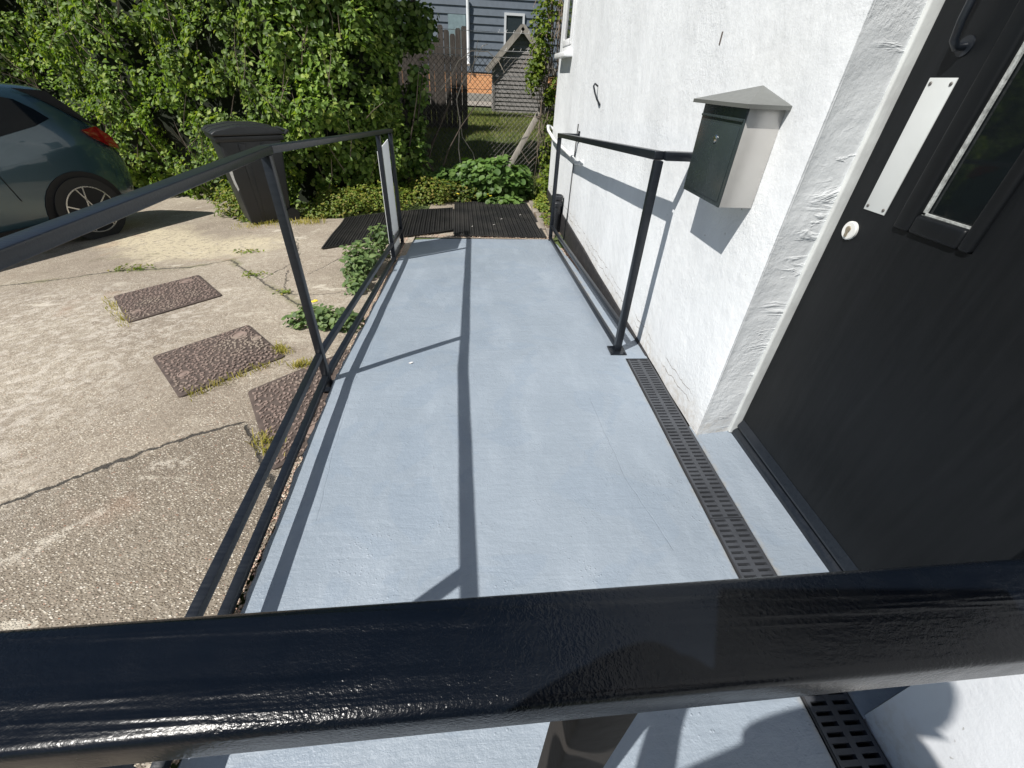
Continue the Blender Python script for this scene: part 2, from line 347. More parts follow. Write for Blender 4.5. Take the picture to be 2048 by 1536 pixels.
grid('ground', gxs, gys, lambda X, Y: gz(X, Y)-.015+.02*(vnoise(X, Y, 2.2)-.5)*(Y > 6.6)-.15*((X > -.6) & (X < 2) & (Y < 4.3)), m_lawn())
dxs = np.linspace(-11, -.70, 120); dys = np.linspace(-3, 7.6, 122)
def dedge(X, Y): return Y < 5.35+.55*(vnoise(X, Y*0, 1.3, 5)-.3)-.0*X+2.2*np.clip((-X-2.9)/1.2, 0, 1)
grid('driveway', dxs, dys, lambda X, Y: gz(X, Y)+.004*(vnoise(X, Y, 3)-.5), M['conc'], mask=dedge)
# strip of worn concrete under and around the mats at the foot of the ramp
grid('path', np.linspace(-.695, .78, 20), np.linspace(4.56, 6.75, 24), lambda X, Y: gz(X, Y)-.002+.006*(vnoise(X, Y, 4)-.5), M['conc'])

XLE = -.7261
def ledge(y): return XLE+np.where(y < YC, -.0501*(y-YC), -.0136*(y-YC))+.010*(vnoise(y, y*0, 9, 3)-.5)+.010*(vnoise(y, y*0, 38, 4)-.5)
def slab(name, x0f, x1f, ys, nx, thick=.10, bevel=.006):
    V = []; Fc = []; rows = []
    for y in ys:
        x0, x1 = float(x0f(y)), float(x1f(y)); row = []
        def zt(x): return float(rz(x, y)+.0035*(vnoise(x, y, 3, 8)-.5)+.002*(vnoise(x, y, 12, 9)-.5))
        xs = [x0, x0]+[x0+(x1-x0)*(.004+.992*k/(nx-1)) for k in range(nx)]+[x1, x1]
        for k, x in enumerate(xs):
            z = zt(x)
            if k in (0, len(xs)-1): z -= thick
            elif k in (1, len(xs)-2): z -= bevel
            row.append(len(V)); V.append((x, y, z))
        rows.append(row)
    for a, b in zip(rows, rows[1:]):
        for k in range(len(a)-1): Fc.append((a[k], a[k+1], b[k+1], b[k]))
    mb = MB(); mb.v = V; mb.f = Fc; pass
    o = mb.build(name, M['floor'], smooth=True); tag(o, kind='structure'); return o
slab('landing', ledge, lambda y: .7985, np.linspace(-1.4, 1.905, 260), 34, .12)
def redge(y): return .925 if y < 2.3 else float(np.interp(y, [2.3, 3.2, 4.55], [.922, .865, .782])+.01*(vnoise(y, y*0, 7, 6)-.5))
o = slab('ramp', ledge, redge, np.linspace(1.905, 4.555, 200), 34, .10)
def stepx(y): return .9245
slab('doorstep', lambda y: .9245, lambda y: 1.098, np.linspace(.285, 1.345, 26), 6, .08)

# loose gravel beside the ramp
def m_gravel():
    m = Mat('pink_gravel', .8); r = m.geo.outputs['Random Per Island']
    m.inp('Base Color', m.ramp(r, [(0, (.2, .15, .11)), (.3, (.42, .3, .22)), (.6, (.5, .42, .33)), (.85, (.55, .33, .25)), (1, (.6, .57, .5))])); return m.m
def gravel():
    V = []; Fc = []
    def stone(x, y, z, r):
        o = len(V); q = Matrix.Rotation(random.random()*6, 3, 'Z') @ Matrix.Rotation(random.random()*6, 3, 'X')
        for p in ((1, 0, 0), (-1, 0, 0), (0, .8, 0), (0, -.8, 0), (0, 0, .6), (0, 0, -.6)):
            v = q @ Vector(p)*r*random.uniform(.75, 1.15); V.append((x+v.x, y+v.y, z+v.z*.8))
        for f in ((0, 2, 4), (2, 1, 4), (1, 3, 4), (3, 0, 4), (2, 0, 5), (1, 2, 5), (3, 1, 5), (0, 3, 5)): Fc.append(tuple(o+i for i in f))
    for _ in range(2600):
        y = random.uniform(.1, 4.6); x = float(ledge(y))-abs(random.gauss(0, .022))-.002; stone(x, y, float(gz(x, y))+.003, random.uniform(.003, .008))
    for _ in range(1500):
        y = random.uniform(2.9, 5.6); x0 = redge(min(y, 4.5)) if y < 4.55 else .72; x = random.uniform(x0+.004, .9); stone(x, y, float(rz(x, min(y, 4.6)))-.045, random.uniform(.006, .017))
    for _ in range(500):
        x = random.uniform(-.75, .8); y = random.uniform(4.555, 4.66); stone(x, y, float(gz(x, y))+.004, random.uniform(.004, .009))
    for _ in range(350):
        x = random.uniform(-3.2, -.8); y = random.uniform(.3, 4.8); stone(x, y, float(gz(x, y))+.002, random.uniform(.002, .005))
    o = npmesh('gravel', V, Fc, m_gravel()); tag(o, 'pinkish gravel loose along the edges of the painted ramp', 'gravel', kind='stuff')
gravel()
# ballast bed under the right gap
MB().box(.70, .93, 1.9, 5.8, -.32, -.2).build('gravel_bed', simple('earth', (.12, .09, .06), .95, var=.3)).__setitem__('kind', 'structure')

# ------------------------------------------------------------------ white building
bl = thing('white_building', 'white rendered building wall with black door and small window beside the ramp', 'building', (.928, 3, 0))
def wallgrid(name, y0, y1, z0, z1, x, mat, round_edge=None, th=.3):
    ny = max(2, int((y1-y0)/.05)); nz = max(2, int((z1-z0)/.06)); ys = np.linspace(y0, y1, ny); zs = np.linspace(z0, z1, nz)
    Y, Z = np.meshgrid(ys, zs); X = x+.007*(vnoise(Y, Z, 1.6, 2)-.5)+.004*(vnoise(Y, Z, 5, 12)-.5)+.03*np.clip((Y-4.8)/1.4, 0, 1)*0
    if round_edge:
        for ye, sgn in round_edge: d = np.clip(1-abs(Y-ye)/.012, 0, 1); X = X+.006*d*d
    V = np.stack([X, Y, Z], -1).reshape(-1, 3); i, j = np.meshgrid(np.arange(ny-1), np.arange(nz-1)); a = j*ny+i
    Fc = np.stack([a, a+ny, a+ny+1, a+1], -1).reshape(-1, 4)
    # back side and rims: simple box behind
    mb = MB(); mb.v = [tuple(v) for v in V]; mb.f = [tuple(f) for f in Fc]
    o = len(mb.v)
    rim = [j*ny for j in range(nz)]+[(nz-1)*ny+i for i in range(1, ny)]+[j*ny+ny-1 for j in range(nz-2, -1, -1)]+[i for i in range(ny-2, 0, -1)]
    for k in rim: v = mb.v[k]; mb.v.append((x+th, v[1], v[2]))
    n = len(rim)
    for k in range(n): mb.f.append((rim[k], rim[(k+1) % n], o+(k+1) % n, o+k))
    mb.f.append(tuple(o+k for k in range(n)))
    return mb.build(name, mat, bl, smooth=True)
WX = .928
wallgrid('wall', 1.287, 5.36, 0.0, 5.2, WX, M['wall'], [(1.287, 1)], .012); MB().box(WX+.014, WX+.3, 1.335, 5.358, 0, 5.2).build('wall_core', M['wall'], bl)
wallgrid('wall', 5.36, 6.06, 0.0, 1.44, WX, M['wall']); wallgrid('wall', 5.36, 6.06, 2.75, 5.2, WX, M['wall']); wallgrid('wall', 5.99, 6.22, 1.44, 2.75, WX, M['wall'])
wallgrid('wall', 6.06, 6.22, 0.0, 1.44, WX, M['wall']); wallgrid('wall', 6.06, 6.22, 2.75, 5.2, WX, M['wall'])
wallgrid('wall', -3.5, .292, -.05, 5.2, WX, M['wallsmooth'], [(.292, 1)])
wallgrid('wall', .292, 1.287, 2.12, 5.2, WX, M['wall'])
MB().box(WX+.29, 5.5, 1.1, 6.2, -.3, 5.2).build('side_wall', M['wall'], bl)
mp = Mat('black_plinth_paint', .6); mp.inp('Base Color', mp.ramp(mp.noise(20, 4), [(.3, (.012, .012, .014)), (.7, (.03, .028, .028))])); mp.inp('Normal', mp.bump(mp.noise(40, 4), .5, .006))
MB().box(.914, 1.2, 1.93, 6.215, -.45, .004).build('plinth', mp.m, bl, bevel=.004)
# reveal (far jamb of the door) - a skin over the wall end
def revealmesh(y, sgn):
    xs = np.linspace(WX+.004, 1.105, 10); zs = np.linspace(-.01, 2.12, 60); X, Z = np.meshgrid(xs, zs)
    Y = y-sgn*((.004 if sgn < 0 else -.0)+(.012 if sgn < 0 else -.024)*(X-WX)/.17+.006*(vnoise(X, Z, 9, 3)-.5)+.005*vnoise(X*.4, Z, 22, 5)*np.clip((X-1.0)/.1, 0, 1)); Y = np.where(X < WX+.012, y-sgn*.001, Y)
    V = np.stack([X, Y, Z], -1).reshape(-1, 3); i, j = np.meshgrid(np.arange(9), np.arange(59)); a = j*10+i
    return npmesh('door_reveal', V, np.stack([a, a+1, a+11, a+10], -1).reshape(-1, 4), M['reveal'], bl, smooth=True)
revealmesh(1.287, 1); revealmesh(.292, -1)
wt = Mat('white_timber_paint', .5); wt.inp('Base Color', wt.ramp(wt.noise(12, 4), [(.3, (.46, .47, .465)), (.7, (.58, .6, .59))])); wt.inp('Normal', wt.bump(wt.noise(30, 4, .6, stretch=(1, 1, .3)), .6, .004))
MB().box(1.085, 1.16, 1.2965, 1.325, .0, 2.1).box(1.085, 1.16, .30, .33, .0, 2.1).box(1.085, 1.16, .33, 1.2965, 2.07, 2.1).build('door_frame', wt.m, bl, bevel=.006, seg=3)
# door
def m_door():
    m = Mat('black_satin_door_paint', .4, spec=.2); st = m.noise(7, 5, .6, stretch=(6, 6, .5))
    m.inp('Base Color', m.ramp(st, [(.3, (.005, .006, .007)), (.7, (.008, .009, .0105))])); m.inp('Roughness', m.math('MULTIPLY_ADD', m.noise(9, 4), .12, .36))
    m.inp('Normal', m.bump(m.math('MULTIPLY_ADD', m.noise(90, 3), .5, m.math('MULTIPLY', st, 1.5)), .12, .002)); return m.m
M['door'] = m_door()
dl = MB(); DX = 1.118; GY0, GY1, GZ0, GZ1 = .70, 1.05, .985, 1.85
dl.box(DX, DX+.045, 1.10, 1.294, .062, 2.066).box(DX, DX+.045, .3315, .88, .062, 2.066).box(DX, DX+.045, .88, 1.10, .062, .94).box(DX, DX+.045, .88, 1.10, 1.90, 2.066)
dr = dl.build('door', M['door'], bl)
mo = MB()
for a, b, c, d in ((1.05, 1.10, .94, 1.90), (.88, .912, .94, 1.90)): mo.box(DX-.012, DX+.03, a, b, c, d)
mo.box(DX-.012, DX+.03, .912, 1.05, .94, .985); mo.box(DX-.012, DX+.03, .912, 1.05, 1.855, 1.90); mo.build('glazing_bead', M['door'], dr, bevel=.008, seg=3)
put = Mat('cracked_putty', .7); put.inp('Base Color', put.ramp(put.noise(60, 4), [(.4, (.26, .27, .26)), (.6, (.40, .42, .41))])); put.inp('Normal', put.bump(put.noise(120, 3), .8, .003))
MB().bar((DX+.006, 1.0475, .985), (DX+.006, 1.0475, 1.855), .006, .012).bar((DX+.006, 1.05, .987), (DX+.006, .912, .987), .006, .006).build('putty', put.m, dr)
gl = Mat('dark_door_glass', .04); gl.inp('Base Color', (.006, .008, .009)); gl.inp('Coat Weight', .3); MB().box(DX+.012, DX+.018, .912, 1.05, .985, 1.855).build('glass', gl.m, dr)
pm = m_steel('satin_plate', (.62, .64, .63), .42, .15)
pl = MB().box(DX-.003, DX, 1.148, 1.224, .957, 1.266).build('push_plate', pm, dr, bevel=.0008)
scm = simple('screw_metal', (.16, .15, .14), .4, .8)
for yy, zz in ((1.157, .968), (1.214, .968), (1.157, 1.254), (1.214, 1.254)): MB().lathe((DX-.003, yy, zz), [(.0045, 0), (.0045, .001), (.003, .0022)], 12, (-1, 0, 0)).build('screw', scm, pl)
lk = MB().lathe((DX, 1.232, .892), [(.0265, 0), (.0265, .006), (.0235, .0085), (.010, .0085)], 32, (-1, 0, 0)).build('lock_escutcheon', simple('worn_white_enamel', (.62, .62, .6), .35), dr, smooth=True)
brass = simple('dull_brass', (.42, .36, .27), .35, .9)
MB().lathe((DX-.0085, 1.233, .896), [(.0085, 0), (.0085, .004)], 20, (-1, 0, 0)).box(DX-.0125, DX-.0085, 1.2285, 1.2375, .874, .894).build('lock_cylinder', brass, lk, bevel=.001)
hy = 1.165
hd = MB().tube([(DX, hy+.01, 1.325), (DX-.02, hy+.012, 1.322), (DX-.034, hy+.012, 1.335), (DX-.040, hy+.012, 1.37), (DX-.041, hy+.012, 1.44), (DX-.040, hy+.012, 1.56), (DX-.03, hy+.012, 1.6), (DX, hy+.012, 1.61)], .0085, 12)
hd.lathe((DX, hy+.01, 1.325), [(.02, 0), (.02, .003)], 20, (-1, 0, 0)).lathe((DX, hy+.012, 1.61), [(.02, 0), (.02, .003)], 20, (-1, 0, 0)); hd.build('door_handle', m_black_gloss('black_iron', False), dr, smooth=True)
# threshold : sloping weathered black sill
MB().prism([(1.098, .30, -.05), (1.098, .30, .016), (1.108, .30, .028), (1.16, .30, .045), (1.16, .30, -.05)], (0, 1.003, 0)).build('threshold', M['gloss'], bl, bevel=.003)
MB().prism([(1.103, .334, .0465), (1.103, .334, .055), (1.117, .334, .085), (1.117, .334, .0465)], (0, .955, 0)).build('weather_bar', M['gloss'], dr)
# small window far up the wall
upv = simple('white_upvc', (.78, .79, .8), .3, var=.04)
wn = MB()
for a in (5.40, 5.965): wn.box(WX-.012, WX+.04, a-.035, a+.02, 1.47, 2.75)
wn.box(WX-.012, WX+.04, 5.42, 5.93, 1.47, 1.53).box(WX-.012, WX+.04, 5.42, 5.93, 2.69, 2.75)
wo = wn.build('window', upv, bl, bevel=.004)
sh = MB()
sh.box(WX-.022, WX+.03, 5.42, 5.47, 1.53, 2.69).box(WX-.022, WX+.03, 5.88, 5.93, 1.53, 2.69).box(WX-.022, WX+.03, 5.47, 5.88, 1.53, 1.58).box(WX-.022, WX+.03, 5.47, 5.88, 2.64, 2.69).build('sash', upv, wo, bevel=.003)
wg = Mat('window_glass', .03); wg.inp('Base Color', (.02, .025, .03)); MB().box(WX-.004, WX+.004, 5.47, 5.88, 1.58, 2.64).build('pane', wg.m, wo)
MB().box(WX-.085, WX+.05, 5.34, 6.03, 1.425, 1.468).build('window_sill', upv, bl, bevel=.006)

# ------------------------------------------------------------------ drain channel
def grate(y1, y0, label):
    t = thing('drain_grate', label, 'drain grate', (.861, (y0+y1)/2, 0), 'drain gratings along the landing edge')
    g = MB(); x0, x1 = .804, .919; xm = (x0+x1)/2
    g.box(x0, x0+.008, y0+.002, y1-.002, -.016, .001).box(x1-.008, x1, y0+.002, y1-.002, -.016, .001).box(xm-.008, xm+.008, y0+.002, y1-.002, -.016, .001)
    n = int(round((y1-y0)/.0205)); p = (y1-y0)/n
    for k in range(n+1):
        yc = y0+k*p; a = yc-p*.27; b = yc+p*.27
        if k == 0: a = y0+.002
        if k == n: b = y1-.002
        g.box(x0+.008, xm-.008, a, b, -.014, .0005).box(xm+.008, x1-.008, a, b, -.014, .0005)
    g.build('grating', simple('grey_black_plastic', (.05, .054, .062), .45, var=.2, bump=.2), t)
    MB().box(.7995, .8035, y0, y1, -.05, -.001).box(.9195, .9235, y0, y1, -.05, -.001).build('channel', simple('channel_plastic', (.03, .03, .032), .6), t)
grate(1.895, .863, 'slotted grey black drain grating from the railing post to beside the doorstep')
grate(.863, -.14, 'slotted drain grating beside the doorstep running under the foreground handrail')
ob = MB().box(.79, .924, -1.4, 1.9, -.09, -.05).build('drain_floor', M['dark']); ob['kind'] = 'structure'  # shallow floor coloured near black to paint the unlit void below the slots

# ------------------------------------------------------------------ railings
def post(mb, x, y, z0, z1, w=.036): mb.bar((x, y, z0), (x, y, z1), w, w, up=(0, 1, 0))
lr = thing('handrail', 'black metal handrail on the driveway side of the ramp with white end panel', 'handrail', (XL, YC, 0))
def lx(y): return XL+(-.0501*(y-YC) if y < YC else -.0136*(y-YC))
def lz(y, h): return h+float(rz(lx(y), y))
YN, YE = .10, 4.266
for y in (YC, 3.7207, YE):
    p = MB(); post(p, lx(y), y, lz(y, -.03), lz(y, .972), .032); po = p.build('post', M['gloss'], lr, bevel=.003)
    if y == YC:
        MB().box(lx(y)-.045, lx(y)+.03, y-.045, y+.045, -.035, -.028).build('base_plate', M['gloss'], po)
p = MB(); post(p, lx(.24), .235, -.02, .972); p.build('post', M['gloss'], lr, bevel=.003)
def rail(mb, a, b, w, h): mb.bar(a, b, w, h)
tw, th = .044, .025
MB().bar((lx(.1), .10, .9885), (lx(YC), YC+.01, .9885), tw, th).build('top_rail', M['gloss'], lr, bevel=.004, seg=3)
MB().bar((lx(YC), YC+.011, .9885), (lx(YE+.02), YE+.02, lz(YE, .9885)), tw, th).build('top_rail', M['gloss'], lr, bevel=.004, seg=3)
for h in (.1524, .0254):
    MB().bar((lx(.1), .10, h), (lx(YC), YC-.016, h), .028, .028).build('bottom_rail', M['gloss'], lr, bevel=.003)
    MB().bar((lx(YC), YC+.016, h), (lx(YE), YE-.016, lz(YE, h)), .028, .028).build('bottom_rail', M['gloss'], lr, bevel=.003)
wp = simple('white_panel', (.80, .82, .83), .35, var=.03)
y0, y1 = 3.742, 4.246
def lzz(y, h): return (lx(y)-.021, y, lz(y, h))
pn = [lzz(y0, -.02), lzz(y1, -.02), lzz(y1, .925), lzz(y0, .86)]
MB().prism(pn, (-.006, 0, 0)).build('end_panel', wp, lr)

rr = thing('handrail', 'short black metal handrail between the white wall and the ramp beside the mailbox', 'handrail', (XR, YR, 0))
def rx(y): return XR-.0089*(y-YR)
def rzz(y, h): return h+float(rz(rx(y), y))
YF = 4.516
p = MB(); post(p, XR, YR, 0.006, .962); po = p.build('post', M['gloss'], rr, bevel=.003)
b = MB().box(XR-.045, XR+.045, YR-.045, YR+.045, -.001, .0065)
for i in (-1, 1):
    for j in (-1, 1): b.lathe((XR+i*.033, YR+j*.033, .0065), [(.006, 0), (.006, .004), (.003, .006)], 8)
b.build('base_plate', M['gloss'], po)
p = MB(); post(p, rx(YF), YF, rzz(YF, -.03), rzz(YF, .962)); p.build('post', M['gloss'], rr, bevel=.003)
MB().bar((XR, YR, .981), (rx(YF), YF, rzz(YF, .981)), .044, .034).build('top_rail', M['gloss'], rr, bevel=.004, seg=3)
MB().bar((XR+.022, YR, .981), (WX, YR, .981), .044, .034).build('wall_return', M['gloss'], rr, bevel=.004)
wr_ = MB().bar((rx(YF)+.022, YF, rzz(YF, .981)), (WX-.008, YF, rzz(YF, .981)), .034, .034).build('wall_return', M['gloss'], rr, bevel=.004)
MB().box(WX-.010, WX, YF-.03, YF+.03, rzz(YF, .93), rzz(YF, 1.02)).build('wall_plate', M['gloss'], wr_, bevel=.002)
for h in (.1524, .0254):
    MB().bar((XR, YR+.018, h), (rx(YF), YF-.018, rzz(YF, h)), .026, .026).build('bottom_rail', M['gloss'], rr, bevel=.003)

fr = thing('handrail', 'thick black glossy handrail crossing the foreground in front of the camera', 'handrail', (.06, .09, 0))
# foreground rail: top face at z=1.0, slightly skewed
fo = MB(); a = Vector((-.628, .0705, .9855)); b_ = Vector((.90, .1165, .9855)); fo.bar(a, b_, .0525, .027); fo.build('top_rail', M['rail'], fr, bevel=.0048, seg=4)
p = MB(); post(p, .069, .090, .0, .9725, .034); p.build('post', simple('worn_brown_black_paint', (.016, .013, .011), .8, var=.1, bump=.3), fr, bevel=.003)
for h in (.1524, .0254): MB().bar((-.63, .072, h), (.9, .108, h), .028, .028).build('bottom_rail', M['gloss'], fr, bevel=.003)

# ------------------------------------------------------------------ mailbox
mb = thing('mailbox', 'grey green metal mailbox with pitched lid fixed to the white wall', 'mailbox', (WX, 1.61, 1.04))
grn = m_steel('dark_green_enamel', (.032, .043, .045), .25); bei = m_steel('brushed_steel_side', (.56, .545, .52), .36, .5)
x0, x1, y0, y1, z0, z1 = .808, .926, 1.462, 1.765, .895, 1.186
MB().box(x0+.003, x1, y0, y1, z0, z1).build('body', bei, mb, bevel=.003)
MB().box(x0-.002, x0+.003, y0, y1, z0, z1).build('front', grn, mb, bevel=.0015)
dn = MB().box(x0-.005, x0-.002, y0+.014, y1-.008, z0+.015, 1.129).build('mailbox_door', grn, mb, bevel=.0015)
MB().box(x0-.0075, x0-.002, y0+.006, y1-.006, 1.143, 1.150).build('slot_lip', grn, mb, bevel=.001)
lo = MB().lathe((x0-.005, 1.607, 1.085), [(.012, 0), (.012, .003), (.009, .005)], 24, (-1, 0, 0)).build('lock', simple('chrome', (.75, .75, .76), .15, 1.), dn, smooth=True)
A = (.788, 1.83, 1.19); D = (.788, 1.438, 1.19); Cc = (.927, 1.438, 1.19); E_ = (.927, 1.83, 1.19); B = (.927, 1.634, 1.238)
rf = MB(); lv = [Vector(v) for v in (A, D, Cc, E_)]; dn_ = [v-Vector((0, 0, .011)) for v in lv]
rf.add(lv+dn_+[Vector(B)], [(0, 1, 8), (1, 2, 8), (3, 0, 8), (2, 3, 8), (0, 4, 5, 1), (1, 5, 6, 2), (3, 7, 4, 0), (2, 6, 7, 3), (4, 7, 6, 5)])
rf.build('lid', m_steel('grey_lid', (.16, .165, .155), .38, .3), mb)

# wall ironwork
tag(MB().tube([(WX, 4.02, 1.20), (WX-.03, 4.0, 1.215), (WX-.045, 3.97, 1.2), (WX-.045, 3.9, 1.16), (WX-.03, 3.87, 1.12), (WX, 3.86, 1.08)], .007, 8).build('iron_hook', M['gloss'], smooth=True), 'old curved black iron hook stuck in the white wall', 'hook')
tag(MB().box(WX-.004, WX, 2.03, 2.04, 1.36, 1.40).build('nail', simple('rusty_nail', (.12, .1, .09), .7)), 'small rusty nail high in the white wall above the mailbox', 'nail')
pw = simple('white_plastic_pipe', (.75, .76, .76), .35)
tag(MB().tube([(WX+.03, 6.26, .70), (WX-.03, 6.28, .74), (WX-.075, 6.2, .75), (WX-.09, 6.0, .72), (WX-.07, 5.6, .66), (WX-.035, 5.0, .63), (WX-.028, 4.6, .62), (WX-.03, 4.4, .60), (WX-.03, 4.25, .62), (WX, 4.2, .64)], .017, 10).build('waste_pipe', pw, smooth=True), 'white plastic pipe curling round the far corner of the white wall', 'pipe')
gp = thing('drainpipe', 'black cast iron drainpipe stub at the far foot of the white wall', 'drainpipe', (.86, 4.95, -.25))
bk = simple('black_cast_iron', (.02, .022, .026), .4, bump=.3)
MB().lathe((.85, 4.95, -.35), [(.05, 0), (.05, .44), (.062, .44), (.064, .47), (.057, .48), (.057, .50), (.066, .51), (.066, .54), (.05, .55), (.045, .52)], 20).build('pipe', bk, gp, smooth=True)
MB().tube([(.885, 5.06, .08), (.895, 5.02, .0), (.9, 4.98, -.12), (.9, 4.95, -.3)], [.03, .045, .04, .035], 12).build('trap', bk, gp, smooth=True)
# light cable clipped to the wall
tag(MB().tube([(WX-.006, 4.6, .9), (WX-.006, 4.62, .5), (WX-.006, 4.63, .1), (WX-.02, 4.63, -.2)], .006, 6).build('cable', simple('grey_cable', (.12, .12, .12), .6)), 'thin dark cable running down the white wall behind the far railing post', 'cable')

# ------------------------------------------------------------------ driveway covers
rust = Mat('rusty_brown_composite', .75); rust.inp('Base Color', rust.mix(rust.sm(rust.noise(3, 4), .45, .7), rust.ramp(rust.noise(30, 4), [(.3, (.17, .125, .105)), (.7, (.27, .20, .17))]), (.30, .25, .20))); rust.inp('Normal', rust.bump(rust.noise(160, 3), .2, .0015))
rustd = Mat('dirty_brown_composite', .85); rustd.inp('Base Color', rustd.ramp(rustd.noise(30, 4), [(.3, (.055, .04, .034)), (.7, (.10, .075, .062))]))
def cover(quad, label, marks):
    P = [Vector(q) for q in quad]; c = sum(P, Vector((0, 0)))/4
    a = ((P[1]-P[0])+(P[2]-P[3]))/2; b = ((P[3]-P[0])+(P[2]-P[1]))/2
    def pt(u, v, h=0.):   # u along a, v along b, 0..1
        q = c+a*(u-.5)+b*(v-.5); return Vector((q.x, q.y, float(gz(q.x, q.y))+h))
    t = thing('access_cover', label, 'manhole cover', pt(.5, .5), 'textured inspection covers set in the driveway')
    body = MB(); n = 6; r = .04; rim = []
    for (cu, cv, s) in ((r, r, 180), (1-r, r, 270), (1-r, 1-r, 0), (r, 1-r, 90)):
        for k in range(4): th = rad(s+k*30); rim.append((cu+r*math.cos(th), cv+r*math.sin(th)))
    top = [pt(u, v, .009) for u, v in rim]; bot = [pt(u, v, -.02) for u, v in rim]; N = len(rim)
    body.add(top+bot, [tuple(range(N))]+[(i, (i+1) % N, N+(i+1) % N, N+i) for i in range(N)]); body.build('plate', rustd.m, t, bevel=.002)
    la, lb = a.length, b.length; w = MB(); used = []
    tries = 0
    while tries < 9000 and len(used) < 900:
        tries += 1; u = random.uniform(.035, .965); v = random.uniform(.035, .965)
        x, y = u*la, v*lb
        if any((u-mu)**2*la*la+(v-mv)**2*lb*lb < (mr+.008)**2 for mu, mv, mr in marks): continue
        if any((x-p)**2+(y-q)**2 < .0225**2 for p, q in used): continue
        used.append((x, y)); ang = random.choice((0, 60, 120))+random.gauss(0, 14); L = .0115; pts = []
        bend = random.choice((-1, 1))*rad(38)
        for k in range(-2, 3):
            th = rad(ang)+bend*k/2; pts.append((x+L*k/2*math.cos(th), y+L*k/2*math.sin(th)))
        ring = []
        for k, (px, py) in enumerate(pts):
            q = pts[min(k+1, 4)]; p0 = pts[max(k-1, 0)]; d = Vector((q[0]-p0[0], q[1]-p0[1])).normalized(); nn = Vector((-d.y, d.x)); ww = .0034 if k in (0, 4) else .0054
            ring.append([(px-nn.x*ww, py-nn.y*ww, .0085), (px-nn.x*ww*.6, py-nn.y*ww*.6, .0135), (px+nn.x*ww*.6, py+nn.y*ww*.6, .0135), (px+nn.x*ww, py+nn.y*ww, .0085)])
        o = len(w.v)
        for rg in ring:
            for (px, py, h) in rg: q = pt(px/la, py/lb, h); w.v.append(tuple(q))
        for k in range(4):
            for m_ in range(3): i = o+k*4+m_; w.f.append((i, i+1, i+5, i+4))
        w.f.append((o, o+1, o+2, o+3)); w.f.append((o+16, o+19, o+18, o+17))
    w.build('raised_tread', rust.m, t)
    for mu, mv, mr in marks:
        g = MB(); q = pt(mu, mv, .009); g.lathe(q, [(mr, 0), (mr, .004), (mr*.8, .0045), (mr*.78, .001), (mr*.5, .001), (mr*.48, .0035), (0.001, .0035)], 24); g.build('round_boss', rust.m, t, smooth=True)
cover([(-2.71, 3.044), (-2.245, 2.519), (-1.905, 2.989), (-2.29, 3.419)], 'brown textured access cover farthest from the ramp in the driveway', [(.15, .8, .045), (.75, .12, .03)])
cover([(-1.829, 2.07), (-1.426, 1.657), (-1.09, 2.024), (-1.456, 2.444)], 'middle brown textured access cover with weeds at its corner', [(.2, .82, .045), (.42, .93, .028), (.62, .14, .028)])
cover([(-1.14, 1.69), (-.80, 1.15), (-.40, 1.6), (-.72, 2.14)], 'brown textured access cover partly hidden behind the handrail at the ramp edge', [(.55, .2, .03), (.85, .35, .055)])

# ------------------------------------------------------------------ rubber mats
def m_rubber():
    m = Mat('black_rubber', .62); m.inp('Base Color', m.mix(m.sm(m.noise(3, 4), .4, .75), (.012, .012, .012), (.035, .033, .03))); m.inp('Normal', m.bump(m.noise(90, 3), .4, .002)); return m.m
RUB = m_rubber()
def matmesh(quad, label, na, nb, wave):
    P = [Vector(q) for q in quad]; V = []; Fc = []
    def pt(u, v, h):
        q = (P[0]*(1-u)+P[1]*u)*(1-v)+(P[3]*(1-u)+P[2]*u)*v
        edge = min(u, 1-u, v, 1-v)
        return (q.x, q.y, float(gz(q.x, q.y))+h+wave*float(vnoise(q.x, q.y, 2.2, 3)))
    mb = MB(); wr = .0075
    for i in range(na+1):     # ribs running along v
        u = i/na; o = len(mb.v); K = 24; hw = wr*.5/((P[1]-P[0]).length) * (2 if i in (0, na) else 1.2)
        for k in range(K+1):
            v = k/K
            for du, h in ((-hw, .004), (-hw, .0165), (hw, .0165), (hw, .004)): mb.v.append(pt(u+du, v, h))
        for k in range(K):
            for m_ in range(3): a = o+k*4+m_; mb.f.append((a, a+1, a+5, a+4))
    for j in range(nb+1):
        v = j/nb; o = len(mb.v); K = na; hv = wr*.5/((P[3]-P[0]).length) * (2 if j in (0, nb) else 1.)
        for k in range(K+1):
            u = k/K
            for dv, h in ((-hv, .004), (-hv, .0135), (hv, .0135), (hv, .004)): mb.v.append(pt(u, v+dv+(.25/nb if k % 2 else -.0)*(0 < j < nb), h))
        for k in range(K):
            for m_ in range(3): a = o+k*4+m_; mb.f.append((a, a+1, a+5, a+4))
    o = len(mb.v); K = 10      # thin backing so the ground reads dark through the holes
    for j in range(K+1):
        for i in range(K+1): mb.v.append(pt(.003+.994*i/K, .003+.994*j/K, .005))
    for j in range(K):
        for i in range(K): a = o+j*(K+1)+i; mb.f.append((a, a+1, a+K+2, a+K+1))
    ob = mb.build('rubber_mat', RUB); tag(ob, label, 'rubber mat', 'black rubber mats at the foot of the ramp')
matmesh([(-1.51, 4.076), (-.31, 4.80), (-.384, 5.983), (-1.62, 5.33)], 'wider black rubber mat lying skewed on the concrete beside the handrail post', 46, 26, .02)
matmesh([(-.29, 4.60), (.706, 4.60), (.651, 6.5), (-.37, 6.40)], 'black rubber mat straight ahead at the foot of the ramp', 38, 44, .012)
cob = thing('edging_bricks', 'row of grey stone edging bricks beside the right rubber mat', 'edging', (.74, 5.4, -.2))
br = simple('grey_stone', (.22, .19, .16), .9, var=.25, bump=.6, bscale=30)
